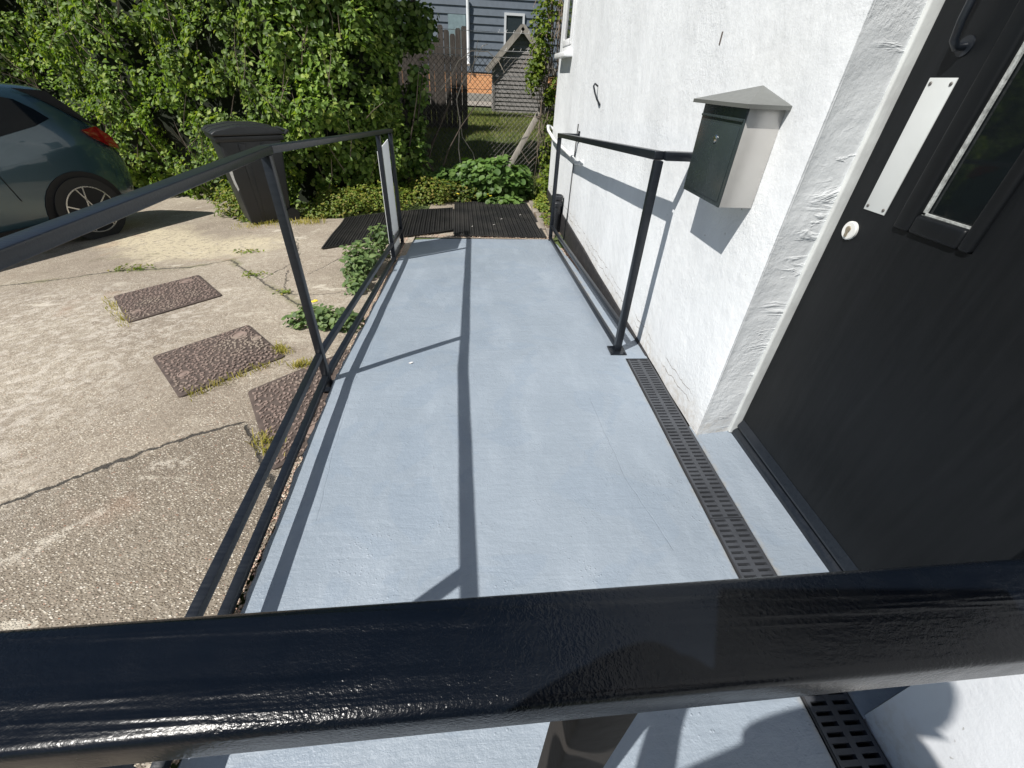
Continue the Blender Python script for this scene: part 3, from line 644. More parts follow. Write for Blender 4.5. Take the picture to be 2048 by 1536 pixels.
for k in range(7):
    y = 4.7+k*.27; MB().box(.715+.01*random.random(), .80, y, y+.25, -.3, float(gz(.75, y))+.02, Matrix.Rotation(random.uniform(-.01, .01), 4, 'Z')).build('brick', br, cob, bevel=.01)

# ------------------------------------------------------------------ leaves
def leaves(name, pos, nrm, size, mat, parent=None, aspect=.62, round_=False, cup=.18, up=.25):
    n = len(pos); pos = np.asarray(pos); nrm = np.asarray(nrm)
    nrm = nrm/np.linalg.norm(nrm, axis=1, keepdims=True)
    t = RNG.normal(size=(n, 3)); t[:, 2] -= up; t -= (t*nrm).sum(1, keepdims=True)*nrm; t /= np.linalg.norm(t, axis=1, keepdims=True)
    s = np.cross(nrm, t); size = np.broadcast_to(size, (n,))[:, None]
    if round_:
        prof = [(0, 0, 0)]+[(.5+.5*math.cos(a)*(1 if abs(a-math.pi) > .3 else .72), .5*math.sin(a), cup) for a in (math.pi, 2.3, 1.6, .9, .3, -.3, -.9, -1.6, -2.3)]
        prof[0] = (.45, 0, 0)
        V = np.stack([pos+t*size*(p[0]-.45)+s*size*p[1]+nrm*size*(p[2]*(.7+.6*((k*7) % 3)/2)) for k, p in enumerate(prof)], 1)
        tri = [(0, k, k+1) for k in range(1, 9)]+[(0, 9, 1)]
    else:
        prof = [(0, 0, 0), (.35, .5, cup), (.72, .38, cup), (1, 0, -.08), (.72, -.38, cup), (.35, -.5, cup), (.5, 0, 0)]
        V = np.stack([pos+t*size*p[0]+s*size*aspect*p[1]+nrm*size*p[2] for p in prof], 1)
        tri = [(0, 6, 1), (1, 6, 2), (2, 6, 3), (3, 6, 4), (4, 6, 5), (5, 6, 0)]
    k = V.shape[1]; tri = np.array(tri); Fc = (tri[None]+(np.arange(n)*k)[:, None, None]).reshape(-1, 3)
    return npmesh(name, V.reshape(-1, 3), Fc, mat, parent)
G1 = [(.035, .06, .012), (.085, .14, .024), (.12, .20, .034), (.18, .27, .05), (.29, .34, .08)]
LH = m_leaf('hedge_leaf', G1); LD = m_leaf('dark_broad_leaf', [(.03, .06, .012), (.06, .11, .018), (.11, .18, .035), (.19, .25, .07)], .28, .36)
LW = m_leaf('weed_leaf', [(.07, .11, .015), (.13, .19, .03), (.2, .24, .04), (.28, .23, .06)]); LM = m_leaf('mallow_leaf', [(.05, .10, .025), (.09, .165, .035), (.14, .22, .06)], .25, .4)
LG = m_leaf('grey_green_leaf', [(.06, .10, .035), (.10, .16, .05), (.16, .22, .08)], .2, .45); LV = m_leaf('vine_leaf', [(.06, .1, .01), (.12, .18, .02), (.2, .24, .03)], .4)
TW = simple('dry_twig', (.17, .13, .10), .85, var=.3); TWP = simple('pale_dry_stem', (.42, .36, .30), .8, var=.3); BARK = simple('dark_bark', (.06, .045, .035), .9, var=.3)
DK = simple('painted_shade_green', (.008, .012, .004), 1.)  # near-black green standing in for shade deep in the foliage

hg = thing('hedge', 'tall dense green hedge behind the parked car and the wheelie bin', 'hedge', (-4.5, 7, -.3))
def hy0(x, z):   # front face of the hedge
    base = np.interp(x, [-14, -7, -4.6, -3.4, -2.3, -1.5, -.6], [9.6, 8.2, 7.3, 6.45, 5.9, 6.15, 6.6])
    prof = np.interp(z, [-.6, 0, .5, 1.4, 2.6, 3.6], [.12, -.05, -.12, .05, .45, .9])
    return base+prof-.42*(vnoise(x, z, 1.5, 3)-.5)-.38*(vnoise(x, z, 3.6, 4)-.5)-.17*(vnoise(x, z, 8, 14)-.5)
n = 78000
u = RNG.random(n); X = -1.05-11*u**1.25; Z = RNG.random(n)*4.0-.5
ztop = 3.35+.5*(vnoise(X, X*0, .9, 9)-.5); keep = Z < ztop; X, Z = X[keep], Z[keep]
Y0 = hy0(X, Z); dep = RNG.exponential(.10, len(X)); dep[dep > .6] = .3
Y = Y0+dep; e = .05
gx = (hy0(X+e, Z)-hy0(X-e, Z))/(2*e); gzz = (hy0(X, Z+e)-hy0(X, Z-e))/(2*e)
N = np.stack([gx, -np.ones_like(gx), gzz], -1); N /= np.linalg.norm(N, axis=1, keepdims=True)
N = N*.9+np.array([-.25, -.1, .65])+RNG.normal(size=N.shape)*.48
gap = vnoise(X, Z, 5, 21); keep = (gap > .30) & (Z > gz(X, Y)-.0)
sz = RNG.uniform(.035, .075, len(X))*(1+.25*vnoise(X, Z, 1.2, 31))
X, Y, Z, N, sz = X[keep], Y[keep], Z[keep], N[keep], sz[keep]
leaves('foliage', np.stack([X, Y, Z], -1), N, sz, LH, hg, .68, cup=.13)
# near-black sheets that paint in the shade deep inside the hedge
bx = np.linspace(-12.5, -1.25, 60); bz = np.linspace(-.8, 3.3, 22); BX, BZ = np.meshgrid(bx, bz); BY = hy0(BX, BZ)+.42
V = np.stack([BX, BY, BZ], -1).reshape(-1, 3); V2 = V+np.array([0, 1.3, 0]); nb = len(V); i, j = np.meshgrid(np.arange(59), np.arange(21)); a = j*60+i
Fc = np.stack([a, a+1, a+61, a+60], -1).reshape(-1, 4); npmesh('shade_backing', np.concatenate([V, V2]), np.concatenate([Fc, Fc+nb]), DK, hg)
st = MB()
for k in range(150):
    x = random.uniform(-7, -1.2); z = random.uniform(-.3, 2.4); y = float(hy0(x, z))-random.uniform(-.12, .06); d = Vector((random.uniform(-.5, .5), random.uniform(-.35, .1), random.uniform(.2, 1))).normalized()*random.uniform(.2, .55)
    p = Vector((x, y, z)); st.tube([p, p+d*.5+Vector((random.uniform(-.03, .03), 0, random.uniform(-.03, .03))), p+d], [.005, .004, .002], 5)
st.build('stems', TW, hg)

# broad-leaved shrub at the right end of the hedge
sb = thing('shrub', 'dark broad leaved shrub with pale stems overhanging the picket fence', 'shrub', (-.85, 7.1, -.2))
def blob(n, c, r, shell=.35, low=None):
    d = RNG.normal(size=(n, 3)); d /= np.linalg.norm(d, axis=1, keepdims=True); rr_ = 1-RNG.exponential(shell*.5, n); rr_ = np.clip(rr_, .15, 1.02)
    lump = 1+.22*(vnoise(d[:, 0]*2+c[0], d[:, 2]*2+c[2], 2.2, 5)-.5)*2
    P = np.array(c)+d*np.array(r)*(rr_*lump)[:, None]; Nn = d*.7+np.array([-.25, -.25, .7])+RNG.normal(size=(n, 3))*.42
    if low is not None: k = P[:, 2] > low+gz(P[:, 0], P[:, 1]); P, Nn = P[k], Nn[k]
    return P, Nn
PP = []; NN = []
for c, r, n in [((-1.5, 6.75, 2.0), (.65, .45, 1.1), 4600), ((-.95, 6.95, 2.6), (.5, .45, .75), 3000), ((-.85, 7.15, 1.85), (.28, .35, .5), 1300), ((-1.55, 6.6, .7), (.45, .38, .8), 2600), ((-.4, 7.45, 2.55), (.45, .3, .35), 900), ((-1.1, 6.6, .25), (.2, .25, .55), 600), ((-.85, 6.62, .25), (.12, .15, .5), 330), ((-.86, 6.85, 1.15), (.16, .2, .6), 620), ((-1.9, 6.5, 2.2), (.7, .45, 1.1), 3600)]:
    p, q = blob(n, c, r, .5, 0.02); PP.append(p); NN.append(q)
P = np.concatenate(PP); Nn = np.concatenate(NN); k = vnoise(P[:, 0], P[:, 2], 5, 33) > .28; P, Nn = P[k], Nn[k]
leaves('foliage', P, Nn, RNG.uniform(.05, .10, len(P)), LD, sb, .72, cup=.12)
tr = MB()
for k in range(14):
    x = -.95+random.gauss(0, .12); y = 6.75+random.gauss(0, .12); p = Vector((x, y, -.25)); pts = [p]; d = Vector((random.uniform(-.25, .3), random.uniform(-.1, .2), 1))
    for m_ in range(5): d += Vector((random.uniform(-.25, .25), random.uniform(-.15, .15), 0)); p = p+d*.3; pts.append(p)
    tr.tube(pts, [.016, .014, .012, .009, .006, .003], 6)
tr.build('stems', BARK, sb, smooth=True)
MB().box(-2.2, -1.2, 6.9, 7.0, -.2, 3.0).build('shade_backing', DK, sb)  # dark box painted as the shade behind the shrub leaves
# bare twigs hanging in front of the fence
tg = MB()
def twig(pts, r=.006): tg.tube(pts, [r*(1-.6*i/(len(pts)-1)) for i in range(len(pts))], 6)
def P3(y, pts): return [(x, y+.01*k, z) for k, (x, z) in enumerate(pts)]
twig(P3(7.15, [(-.55, 1.05), (-.42, 1.2), (-.30, 1.38), (-.12, 1.5), (.1, 1.5), (.25, 1.4), (.33, 1.28)]), .009)
twig(P3(7.1, [(-.28, -.1), (-.33, .35), (-.3, .7), (-.34, .95), (-.25, 1.15), (-.1, 1.35), (.02, 1.55), (.1, 1.58)]), .009)
twig(P3(7.12, [(-.3, .75), (-.27, .5), (-.12, .3), (-.06, .1)])); twig(P3(7.12, [(-.8, 1.25), (-.72, 1.35), (-.6, 1.1), (-.5, 1.22), (-.42, 1.12)]))
twig(P3(7.12, [(-.15, 1.15), (-.08, 1.42), (-.03, 1.62)])); twig(P3(7.1, [(.35, .35), (.3, .2), (.26, .02)])); twig(P3(7.1, [(.15, .22), (.3, .28), (.38, .25)]))
tg.build('bare_branches', TWP, sb, smooth=True)

# vine curtain at the far corner
vn = thing('climbing_vine', 'tangle of dry stems and ivy leaves hanging at the far corner of the white wall', 'climbing plant', (1.0, 7.1, -.2))
v = MB()
for k in range(120):
    x = random.uniform(.84, 1.35); z0_ = random.uniform(1.0, 2.7) if k % 3 else random.uniform(2.1, 2.9); L = random.uniform(.5, 1.7); y = random.uniform(6.95, 7.3); pts = []
    for m_ in range(7): pts.append((x+.05*math.sin(m_*1.3+k)+random.uniform(-.03, .03)-.0*m_, y+random.uniform(-.03, .03), max(-.2, z0_-L*m_/6)))
    v.tube(pts, [.007, .006, .005, .005, .004, .003, .002], 5)
for k in range(16):
    x = random.uniform(.8, 1.0); z_ = random.uniform(.2, 2.2); v.tube([(x, 7.0, z_), (x-.1, 6.95, z_+random.uniform(-.1, .2)), (x-random.uniform(.15, .3), 6.95, z_+random.uniform(-.25, .2))], [.006, .005, .003], 5)
v.build('dry_stems', simple('grey_vine_stem', (.24, .19, .15), .85, var=.35), vn, smooth=True)
PP = []; NN = []
for c, r, n in [((.78, 7.0, 1.65), (.13, .15, .45), 520), ((.72, 7.0, 1.25), (.12, .12, .25), 260), ((1.0, 7.1, 2.2), (.2, .2, .45), 420), ((.97, 7.0, 1.1), (.1, .12, .2), 150), ((1.0, 7.05, .35), (.12, .12, .6), 380), ((1.0, 6.8, -.1), (.18, .25, .3), 420)]:
    p, q = blob(n, c, r, .7, 0.); PP.append(p); NN.append(q)
leaves('foliage', np.concatenate(PP), np.concatenate(NN), RNG.uniform(.035, .07, sum(map(len, PP))), LV, vn, .7)

# ------------------------------------------------------------------ ground plants
def clump(name, label, cat, specs, mat, smin, smax, round_=False, stems=0, flowers=None, group=None):
    c0 = specs[0][0]; t = thing(name, label, cat, (c0[0], c0[1], float(gz(c0[0], c0[1]))), group)
    PP = []; NN = []
    for c, r, n in specs:
        cz = float(gz(c[0], c[1]))+c[2]; p, q = blob(n, (c[0], c[1], cz), r, .8, .004); q = q+np.array([0, 0, .6]); PP.append(p); NN.append(q)
    P = np.concatenate(PP); leaves('foliage', P, np.concatenate(NN), RNG.uniform(smin, smax, len(P)), mat, t, .6, round_, .12)
    if stems:
        s = MB()
        for k in range(stems):
            p = P[random.randrange(len(P))]; c = specs[random.randrange(len(specs))][0]; b0 = Vector((c[0]+random.gauss(0, .05), c[1]+random.gauss(0, .05), float(gz(c[0], c[1])))); e_ = Vector(tuple(p)); mid = (b0+e_)/2+Vector((0, 0, .02)); s.tube([b0, mid, e_], [.004, .003, .002], 5)
        s.build('stems', simple('green_stem', (.1, .13, .04), .6), t)
    if flowers:
        fm = simple('yellow_petal', (.75, .58, .03), .6)
        for (x, y, z) in flowers:
            f = MB()
            for k in range(7):
                a = k*.9; f.lathe((x+.014*math.cos(a), y+.014*math.sin(a), float(gz(x, y))+z+.01*random.random()), [(.002, 0), (.009, .006), (.004, .010)], 6)
            f.build('flower', fm, t)
    return t
clump('mallow_plant', 'large round leaved mallow plant in front of the wire fence', 'plant', [((.1, 6.75, .26), (.6, .35, .3), 1500), ((.45, 6.85, .12), (.35, .3, .28), 700), ((-.4, 6.75, .16), (.5, .3, .26), 1000), ((.25, 6.45, .0), (.35, .2, .12), 400)], LM, .06, .105, True, 60, [(.1, 6.42, .12), (.14, 6.4, .10), (.28, 6.3, .03)])
clump('weed_patch', 'yellow green patch of low weeds between the bin and the wide rubber mat', 'weeds', [((-1.75, 5.75, .1), (.42, .32, .2), 2600), ((-1.3, 5.95, .12), (.45, .3, .2), 2200), ((-2.0, 5.55, .03), (.3, .2, .1), 900)], LW, .022, .05, False, 60)
clump('weed_patch', 'leafy green weeds behind the gap between the two rubber mats', 'weeds', [((-.75, 6.45, .12), (.4, .3, .22), 2400), ((-.35, 6.55, .08), (.35, .2, .2), 1600)], LW, .025, .055, False, 60, [(-.32, 6.35, .12)])
clump('weed_patch', 'small weeds at the foot of the hedge left of the bin', 'weeds', [((-3.0, 5.95, .1), (.42, .4, .28), 2600), ((-2.72, 5.55, .03), (.2, .25, .08), 700)], LW, .03, .055, False, 30)
clump('weed_patch', 'low weeds beside the stone edging near the drainpipe', 'weeds', [((.86, 6.1, .03), (.14, .4, .14), 900), ((.82, 5.4, .0), (.08, .3, .07), 300)], LW, .025, .05)
clump('mallow_plant', 'round blue green mallow plant growing against the ramp edge below the handrail', 'plant', [((-1.02, 2.47, .02), (.24, .13, .09), 620), ((-.86, 2.42, .01), (.12, .12, .07), 240)], LG, .022, .042, True, 30, [(-1.08, 2.58, .09)])
clump('weed_plant', 'upright leafy weed growing beside the ramp near the far handrail posts', 'plant', [((-.98, 3.45, .1), (.14, .28, .15), 560), ((-.9, 3.85, .16), (.1, .1, .13), 200), ((-.93, 3.05, .04), (.09, .15, .07), 160)], LG, .035, .065, False, 40)
tuftspec = [((-2.95, 3.66), .12, 'small green weeds in the crack below the far access cover'), ((-2.2, 4.07), .09, 'tiny green weed on the concrete left of the cracked corner'), ((-1.84, 3.4), .08, 'tiny green weed at the crossing of the concrete cracks'), ((-1.45, 2.98), .05, 'tiny weed tuft in the crack behind the handrail post')]
for (x, y), r, lab in tuftspec:
    clump('weed_tuft', lab, 'weed', [((x, y, .0), (r*1.7, r*.8, .03), int(1500*r))], LW, .016, .034, group='weed tufts growing in the concrete cracks')
def grass(name, label, pts, n, h, mat, kind=None, spread=.03, group=None):
    V = []; Fc = []
    for _ in range(n):
        k = random.random()*(len(pts)-1); i = int(k); f = k-i; x = pts[i][0]*(1-f)+pts[i+1][0]*f+random.gauss(0, spread); y = pts[i][1]*(1-f)+pts[i+1][1]*f+random.gauss(0, spread)
        z = float(gz(x, y)); a = random.random()*6.28; L = h*random.uniform(.5, 1.2); dx, dy = math.cos(a)*L*.6, math.sin(a)*L*.6; w = .0015+L*.02; px, py = -math.sin(a)*w, math.cos(a)*w; o = len(V)
        V.extend([(x-px, y-py, z), (x+px, y+py, z), (x+dx*.5+px*.8, y+dy*.5+py*.8, z+L*.6), (x+dx*.5-px*.8, y+dy*.5-py*.8, z+L*.6), (x+dx, y+dy, z+L*.75)])
        Fc.extend([(o, o+1, o+2), (o, o+2, o+3), (o+3, o+2, o+4)])
    ob = npmesh(name, V, Fc, mat); tag(ob, label, 'grass', group, kind); return ob
LY = m_leaf('dry_grass_blade', [(.2, .2, .03), (.34, .3, .06), (.42, .34, .12)], .3, .6)
for pts, n, lab in (([(-1.17, 2.14), (-1.1, 2.06)], 150, 'yellow grass tuft at the right corner of the middle access cover'), ([(-1.0, 1.93), (-.93, 1.95)], 150, 'yellow grass tuft between the middle cover and the handrail post'), ([(-.93, 1.36), (-.84, 1.24)], 170, 'dry grass tuft at the lower corner of the cover beside the ramp'), ([(-1.4, 1.66), (-1.1, 1.98)], 160, 'thin dry grass along the near edge of the middle access cover'), ([(-2.72, 3.0), (-2.25, 2.5)], 120, 'thin dry grass along the left edge of the far access cover'), ([(-2.75, 5.1), (-2.1, 5.25), (-1.9, 5.2)], 420, 'dry yellow grass at the foot of the wheelie bin')):
    strip = lab.startswith(('thin', 'dry yellow')); grass('dry_grass' if strip else 'grass_tuft', lab, pts, n, .035 if n < 400 else .06, LY, 'stuff' if strip else None, .02 if n < 400 else .07, None if strip else 'dry grass tufts in the driveway')
LL = m_leaf('lawn_blade', [(.06, .09, .012), (.12, .16, .025), (.19, .21, .05), (.3, .26, .12)], .3, .6)
n = 52000; gxx = RNG.uniform(-1.6, 2.2, n); gyy = 6.7+7.2*RNG.random(n)**1.5; a_ = RNG.random(n)*6.28; L = RNG.uniform(.025, .07, n); gzv = gz(gxx, gyy)-.015
dx_ = np.cos(a_)*L*.5; dy_ = np.sin(a_)*L*.5; w_ = .004
V = np.stack([np.stack([gxx-np.sin(a_)*w_, gyy+np.cos(a_)*w_, gzv], -1), np.stack([gxx+np.sin(a_)*w_, gyy-np.cos(a_)*w_, gzv], -1), np.stack([gxx+dx_, gyy+dy_, gzv+L], -1)], 1).reshape(-1, 3)
tag(npmesh('lawn_grass', V, np.arange(3*n).reshape(-1, 3), LL), 'short rough lawn grass behind the wire fence', 'grass', kind='stuff')

# ------------------------------------------------------------------ fences
cf = thing('chain_link_fence', 'rusty chain link fence with barbed wire strands beyond the mallow plant', 'fence', (.1, 7.3, -.2))
wm = simple('fence_wire', (.13, .12, .11), .55, .5); FY = 7.32; c = MB(); s = .0355
def fz(x): return -.15
x0, x1, zb, zt_ = -1.2, 1.4, -.2, 1.46
k = int((x1-x0+(zt_-zb))/(2*s))+1
for sgn in (1, -1):
    for i in range(k+1):
        # lines z = zb + (x-xs)*sgn clipped to the rectangle
        xs = x0-(zt_-zb)+i*2*s if sgn > 0 else x0+i*2*s
        a = (xs, zb); b = (xs+(zt_-zb), zt_) if sgn > 0 else (xs-(zt_-zb), zt_)
        ta, tb = 0., 1.
        dx = b[0]-a[0]; t0, t1 = sorted(((x0-a[0])/dx, (x1-a[0])/dx)); ta, tb = max(0, t0), min(1, t1)
        if tb-ta > .02: c.tube([(a[0]+dx*ta, FY+sgn*.0015, zb+(zt_-zb)*ta), (a[0]+dx*tb, FY+sgn*.0015, zb+(zt_-zb)*tb)], .0024, 4, False)
c.build('wire_mesh', wm, cf)
for z_, sag in ((1.46, .01), (1.25, .01), (1.54, .02), (1.73, .015), (1.1, .02)):
    b = MB(); b.tube([(x0+(x1-x0)*k_/10, FY+.003, z_-sag*math.sin(math.pi*k_/10)) for k_ in range(11)], .003, 5)
    if z_ > 1.5:
        for k_ in range(26): xx = x0+.05+k_*.1; b.tube([(xx-.01, FY, z_-.018), (xx+.01, FY+.01, z_+.018)], .0016, 4)
    b.build('strand_wire', simple('galvanised_wire', (.36, .36, .36), .5, .5), cf)
for x in (-1.15, 1.38): p = MB(); p.tube([(x, FY, -.4), (x, FY, 1.8)], .022, 10); p.build('post', wm, cf, smooth=True)
wd = m_wood('grey_weathered_wood', (.13, .12, .112), (.29, .275, .262)); wp2 = m_wood('shade_dark_picket_wood', (.03, .025, .021), (.095, .08, .068)); wl = m_wood('pale_grey_plank', (.22, .2, .175), (.40, .365, .32))  # picket tones darkened, foliage shade is put into the wood colour
tag(MB().bar((.335, 7.05, -.02), (1.02, 7.22, 1.12), .075, .045, up=(0, 1, 0)).build('leaning_plank', wl, bevel=.004), 'weathered grey plank leaning diagonally against the wire fence', 'plank')
pf = thing('picket_fence', 'weathered picket fence tinted dark for foliage shade under the shrub left of the shed', 'fence', (-.8, 9.9, .35))
for k in range(17):
    x = -1.93+k*.102; zz = float(gz(x, 10))-.02; h = 1.42+.06*math.sin(k*1.7)+(.1 if k > 11 else 0)
    m_ = MB(); tl = random.uniform(-.008, .008); yy = 10-.02*k
    m_.prism([(x-.049, yy, zz), (x+.047, yy, zz), (x+.047+tl, yy, zz+h-.03), (x+tl+.03, yy, zz+h), (x-.03+tl, yy, zz+h), (x-.049+tl, yy, zz+h-.03)], (0, .02, 0)); m_.build('picket', wp2, pf)
for hh in (.35, 1.1): MB().bar((-1.8, 10.03, .35+hh), (-.25, 9.76, .35+hh), .03, .07).build('fence_rail', wp2, pf)

# ------------------------------------------------------------------ shed
shd = thing('garden_shed', 'small weathered grey clapboard shed behind the wire fence', 'shed', (1.2, 14, .45))
def gable(y, x):      # roof height over x ; ridge at 1.08
    return 2.28-abs(x-1.08)*1.02
sx0, sx1, sy = .36, 1.80, 14.0; zb = float(gz(1., 14))-.03
bb = MB(); z_ = zb; i = 0
while z_ < 2.2:
    h = .098; zt2 = z_+h; half = max(0, min((2.28-zt2)/1.02, .72))
    xa, xb = max(sx0, 1.08-half), min(sx1, 1.08+half)
    if xb-xa > .06: bb.prism([(xa, sy-.004, z_), (xa, sy-.03, z_), (xa, sy-.008, zt2), (xa, sy+.01, zt2)], (xb-xa, 0, 0))
    z_ += h*.97
bb.build('front_boards', wd, shd)
bb = MB(); z_ = zb
while z_ < 1.45: bb.prism([(sx0, sy, z_), (sx0-.028, sy, z_), (sx0-.006, sy, z_+.098), (sx0+.01, sy, z_+.098)], (0, 1.6, 0)); z_ += .095
bb.build('side_boards', wd, shd)
for q_ in (sx0, sx1): MB().box(q_-.03, q_+.03, sy-.035, sy, zb, 1.55).build('corner_post', wd, shd)
MB().box(sx0+.012, sx1-.01, sy+.012, sy+1.58, zb, 1.5).build('inner_wall', wd, shd)
for sg in (-1, 1):
    rp = [(1.08, sy-.12, 2.31), (1.08, sy-.12, 2.355), (1.08+sg*.92, sy-.12, 2.355-.94), (1.08+sg*.92, sy-.12, 2.31-.94)]
    MB().prism(rp, (0, 1.85, 0)).build('roof', wl, shd)
    MB().bar((1.08, sy-.14, 2.29), (1.08+sg*.92, sy-.14, 2.29-.94), .03, .14, up=(0, 0, 1)).build('barge_board', wl, shd)

# ------------------------------------------------------------------ house far behind
hs = thing('house', 'blue grey clapboard house with orange brick base behind the shed', 'house', (0, 19, .45))
sid = simple('blue_grey_siding', (.12, .145, .175), .6, var=.08); hb = float(gz(0, 17))-.05; HY = 19.0
sdb = MB(); z_ = 1.36
while z_ < 7: sdb.prism([(-9, HY-.02, z_), (-9, HY-.055, z_), (-9, HY-.02, z_+.23), (-9, HY, z_+.23)], (14, 0, 0)); z_ += .222
sdb.build('siding', sid, hs)
MB().box(-9, 5, HY, HY+5, hb, 7.2).build('wall', sid, hs)
bk_ = Mat('orange_brick', .85); bt = bk_.t.nodes.new('ShaderNodeTexBrick'); mpn = bk_.t.nodes.new('ShaderNodeMapping'); bk_.t.links.new(bk_.obj, mpn.inputs[0]); mpn.inputs['Rotation'].default_value = (math.pi/2, 0, 0); bk_.t.links.new(mpn.outputs[0], bt.inputs[0])
bt.inputs['Scale'].default_value = 4.4; bt.inputs['Color1'].default_value = (.74, .36, .16, 1); bt.inputs['Color2'].default_value = (.66, .30, .13, 1); bt.inputs['Mortar'].default_value = (.72, .5, .32, 1); bt.inputs['Mortar Size'].default_value = .012
bk_.inp('Base Color', bt.outputs[0]); MB().box(-9, 5, HY-.03, HY-.001, hb, 1.32).build('brick_base', bk_.m, hs); MB().box(-9, 5, HY-.045, HY-.03, hb, .72).build('plinth', simple('grey_render', (.3, .29, .26), .9), hs)
pvw = simple('white_window_frame', (.6, .62, .64), .5, var=.04); gg = Mat('house_glass', .05); gg.inp('Base Color', (.03, .04, .045))
def hwin(xa, xb, za, zb2):
    f = MB(); t = .07
    f.box(xa, xa+t, HY-.10, HY, za, zb2).box(xb-t, xb, HY-.10, HY, za, zb2).box(xa+t, xb-t, HY-.10, HY, za, za+t).box(xa+t, xb-t, HY-.10, HY, zb2-t, zb2)
    o = f.build('window', pvw, hs); MB().box(xa+t, xb-t, HY-.07, HY-.05, za+t, zb2-t).build('pane', gg.m, o)
hwin(.82, 1.52, 1.9, 3.02)
MB().tube([(-.42, HY-.12, 3.3), (-.42, HY-.12, 1.62), (-.42, HY-.18, 1.55)], .055, 10).build('downpipe', simple('white_downpipe', (.72, .74, .76), .4), hs, smooth=True)
MB().box(-1.1, -.5, HY-.07, HY-.05, 1.75, 2.9).build('shutter', simple('pale_blue_panel', (.2, .27, .29), .5), hs)
MB().prism([(-9.2, HY-.5, 7.1), (-9.2, HY+5.4, 7.1), (-9.2, HY+2.4, 9.2)], (14.4, 0, 0)).build('roof', simple('dark_slate', (.05, .055, .06), .7), hs)
tag(grid('patio', np.linspace(-2, 2.4, 6), np.linspace(15.8, 18.9, 5), lambda X, Y: gz(X, Y)+.03, simple('grey_paving', (.27, .25, .22), .9)), kind='structure')
hp = thing('tree', 'leafy branch end hanging in front of the blue grey house', 'tree', (-1.2, 11.6, .4))
PP, NN = zip(*[blob(n_, c_, r_, .8) for c_, r_, n_ in [((-1.3, 11.6, 3.3), (.9, .4, .8), 1400), ((-.35, 11.6, 3.15), (.5, .2, .25), 360), ((.1, 11.6, 2.85), (.3, .12, .16), 130)]])
leaves('crown', np.concatenate(PP), np.concatenate(NN), RNG.uniform(.06, .12, sum(map(len, PP))), LD, hp, .7)
MB().tube([(-1.7, 11.7, .2), (-1.6, 11.7, 1.8), (-1.2, 11.6, 2.9), (-.4, 11.6, 3.1), (.2, 11.6, 2.85)], [.09, .07, .04, .02, .008], 8).build('trunk', BARK, hp, smooth=True)

# ------------------------------------------------------------------ wheelie bin
bn = thing('wheelie_bin', 'dark grey wheelie bin with torn white stickers standing against the hedge', 'wheelie bin', (-2.43, 5.5, -.27))
BM = Matrix.Translation((-2.56, 5.42, -.27)) @ Matrix.Rotation(rad(-54), 4, 'Z')      # local: x width, -y front
def bx_(w0, d0, w1, d1, z0, z1, sh=0):
    q = [Vector((sx*w0, sy*d0, z0)) for sx, sy in ((-1, -1), (1, -1), (1, 1), (-1, 1))]+[Vector((sx*w1, sy*d1+sh, z1)) for sx, sy in ((-1, -1), (1, -1), (1, 1), (-1, 1))]
    return [BM @ v for v in q]
BF = [(3, 2, 1, 0), (4, 5, 6, 7), (0, 1, 5, 4), (1, 2, 6, 5), (2, 3, 7, 6), (3, 0, 4, 7)]
gb = simple('dark_grey_plastic', (.013, .015, .017), .45, var=.12, bump=.15)
b = MB(); b.add(bx_(.195, .22, .255, .30, .02, .86, 0), BF)
b.build('body', gb, bn, bevel=.018, seg=3)
b = MB()
for sy in (-.35, .42): b.add([BM @ Vector(v) for v in [(.2, sy*.22-.02, .03), (.2, sy*.22+.02, .03), (.262, sy*.28+.035, .83), (.262, sy*.28-.035, .83), (.18, sy*.22-.02, .03), (.18, sy*.22+.02, .03), (.24, sy*.28+.035, .83), (.24, sy*.28-.035, .83)]], [(0, 1, 2, 3), (7, 6, 5, 4), (0, 4, 5, 1), (1, 5, 6, 2), (2, 6, 7, 3), (3, 7, 4, 0)])
b.build('side_ribs', gb, bn, bevel=.006)
b = MB(); b.add(bx_(.27, .325, .275, .33, .85, .90), BF); b.build('rim', gb, bn, bevel=.008)
l = MB(); pr = [(-.345, .905), (-.345, .93), (-.30, .955), (-.1, .99), (.15, .985), (.30, .955), (.345, .925), (.345, .905)]
l.prism([BM @ Vector((-.285, y, z)) for y, z in pr], BM.to_3x3() @ Vector((.57, 0, 0))); l.build('lid', gb, bn, bevel=.012, seg=3)
l = MB()
for sx in (-.12, .12): l.prism([BM @ Vector((sx-.03, y, z+.008)) for y, z in pr[1:7]], BM.to_3x3() @ Vector((.06, 0, 0)))
l.build('lid_ribs', gb, bn, bevel=.006)
MB().tube([BM @ Vector((-.2, .36, .9)), BM @ Vector((-.2, .40, .93)), BM @ Vector((.2, .40, .93)), BM @ Vector((.2, .36, .9))], .014, 10).build('handle', gb, bn, smooth=True)
ax_ = BM.to_3x3() @ Vector((1, 0, 0))
for sx in (-.23, .185): MB().lathe(BM @ Vector((sx, .235, .075)), [(.03, 0), (.075, 0), (.075, .045), (.03, .045)], 20, ax_).build('wheel', simple('bin_tyre', (.015, .015, .015), .7), bn, smooth=True)
ws = simple('torn_white_sticker', (.75, .75, .73), .6)
s_ = MB()
def fs(y, z, off=.003): f = (z-.02)/.84; return BM @ Vector(((.195+.06*f)+off, y*(.22+.08*f)/.3, z))
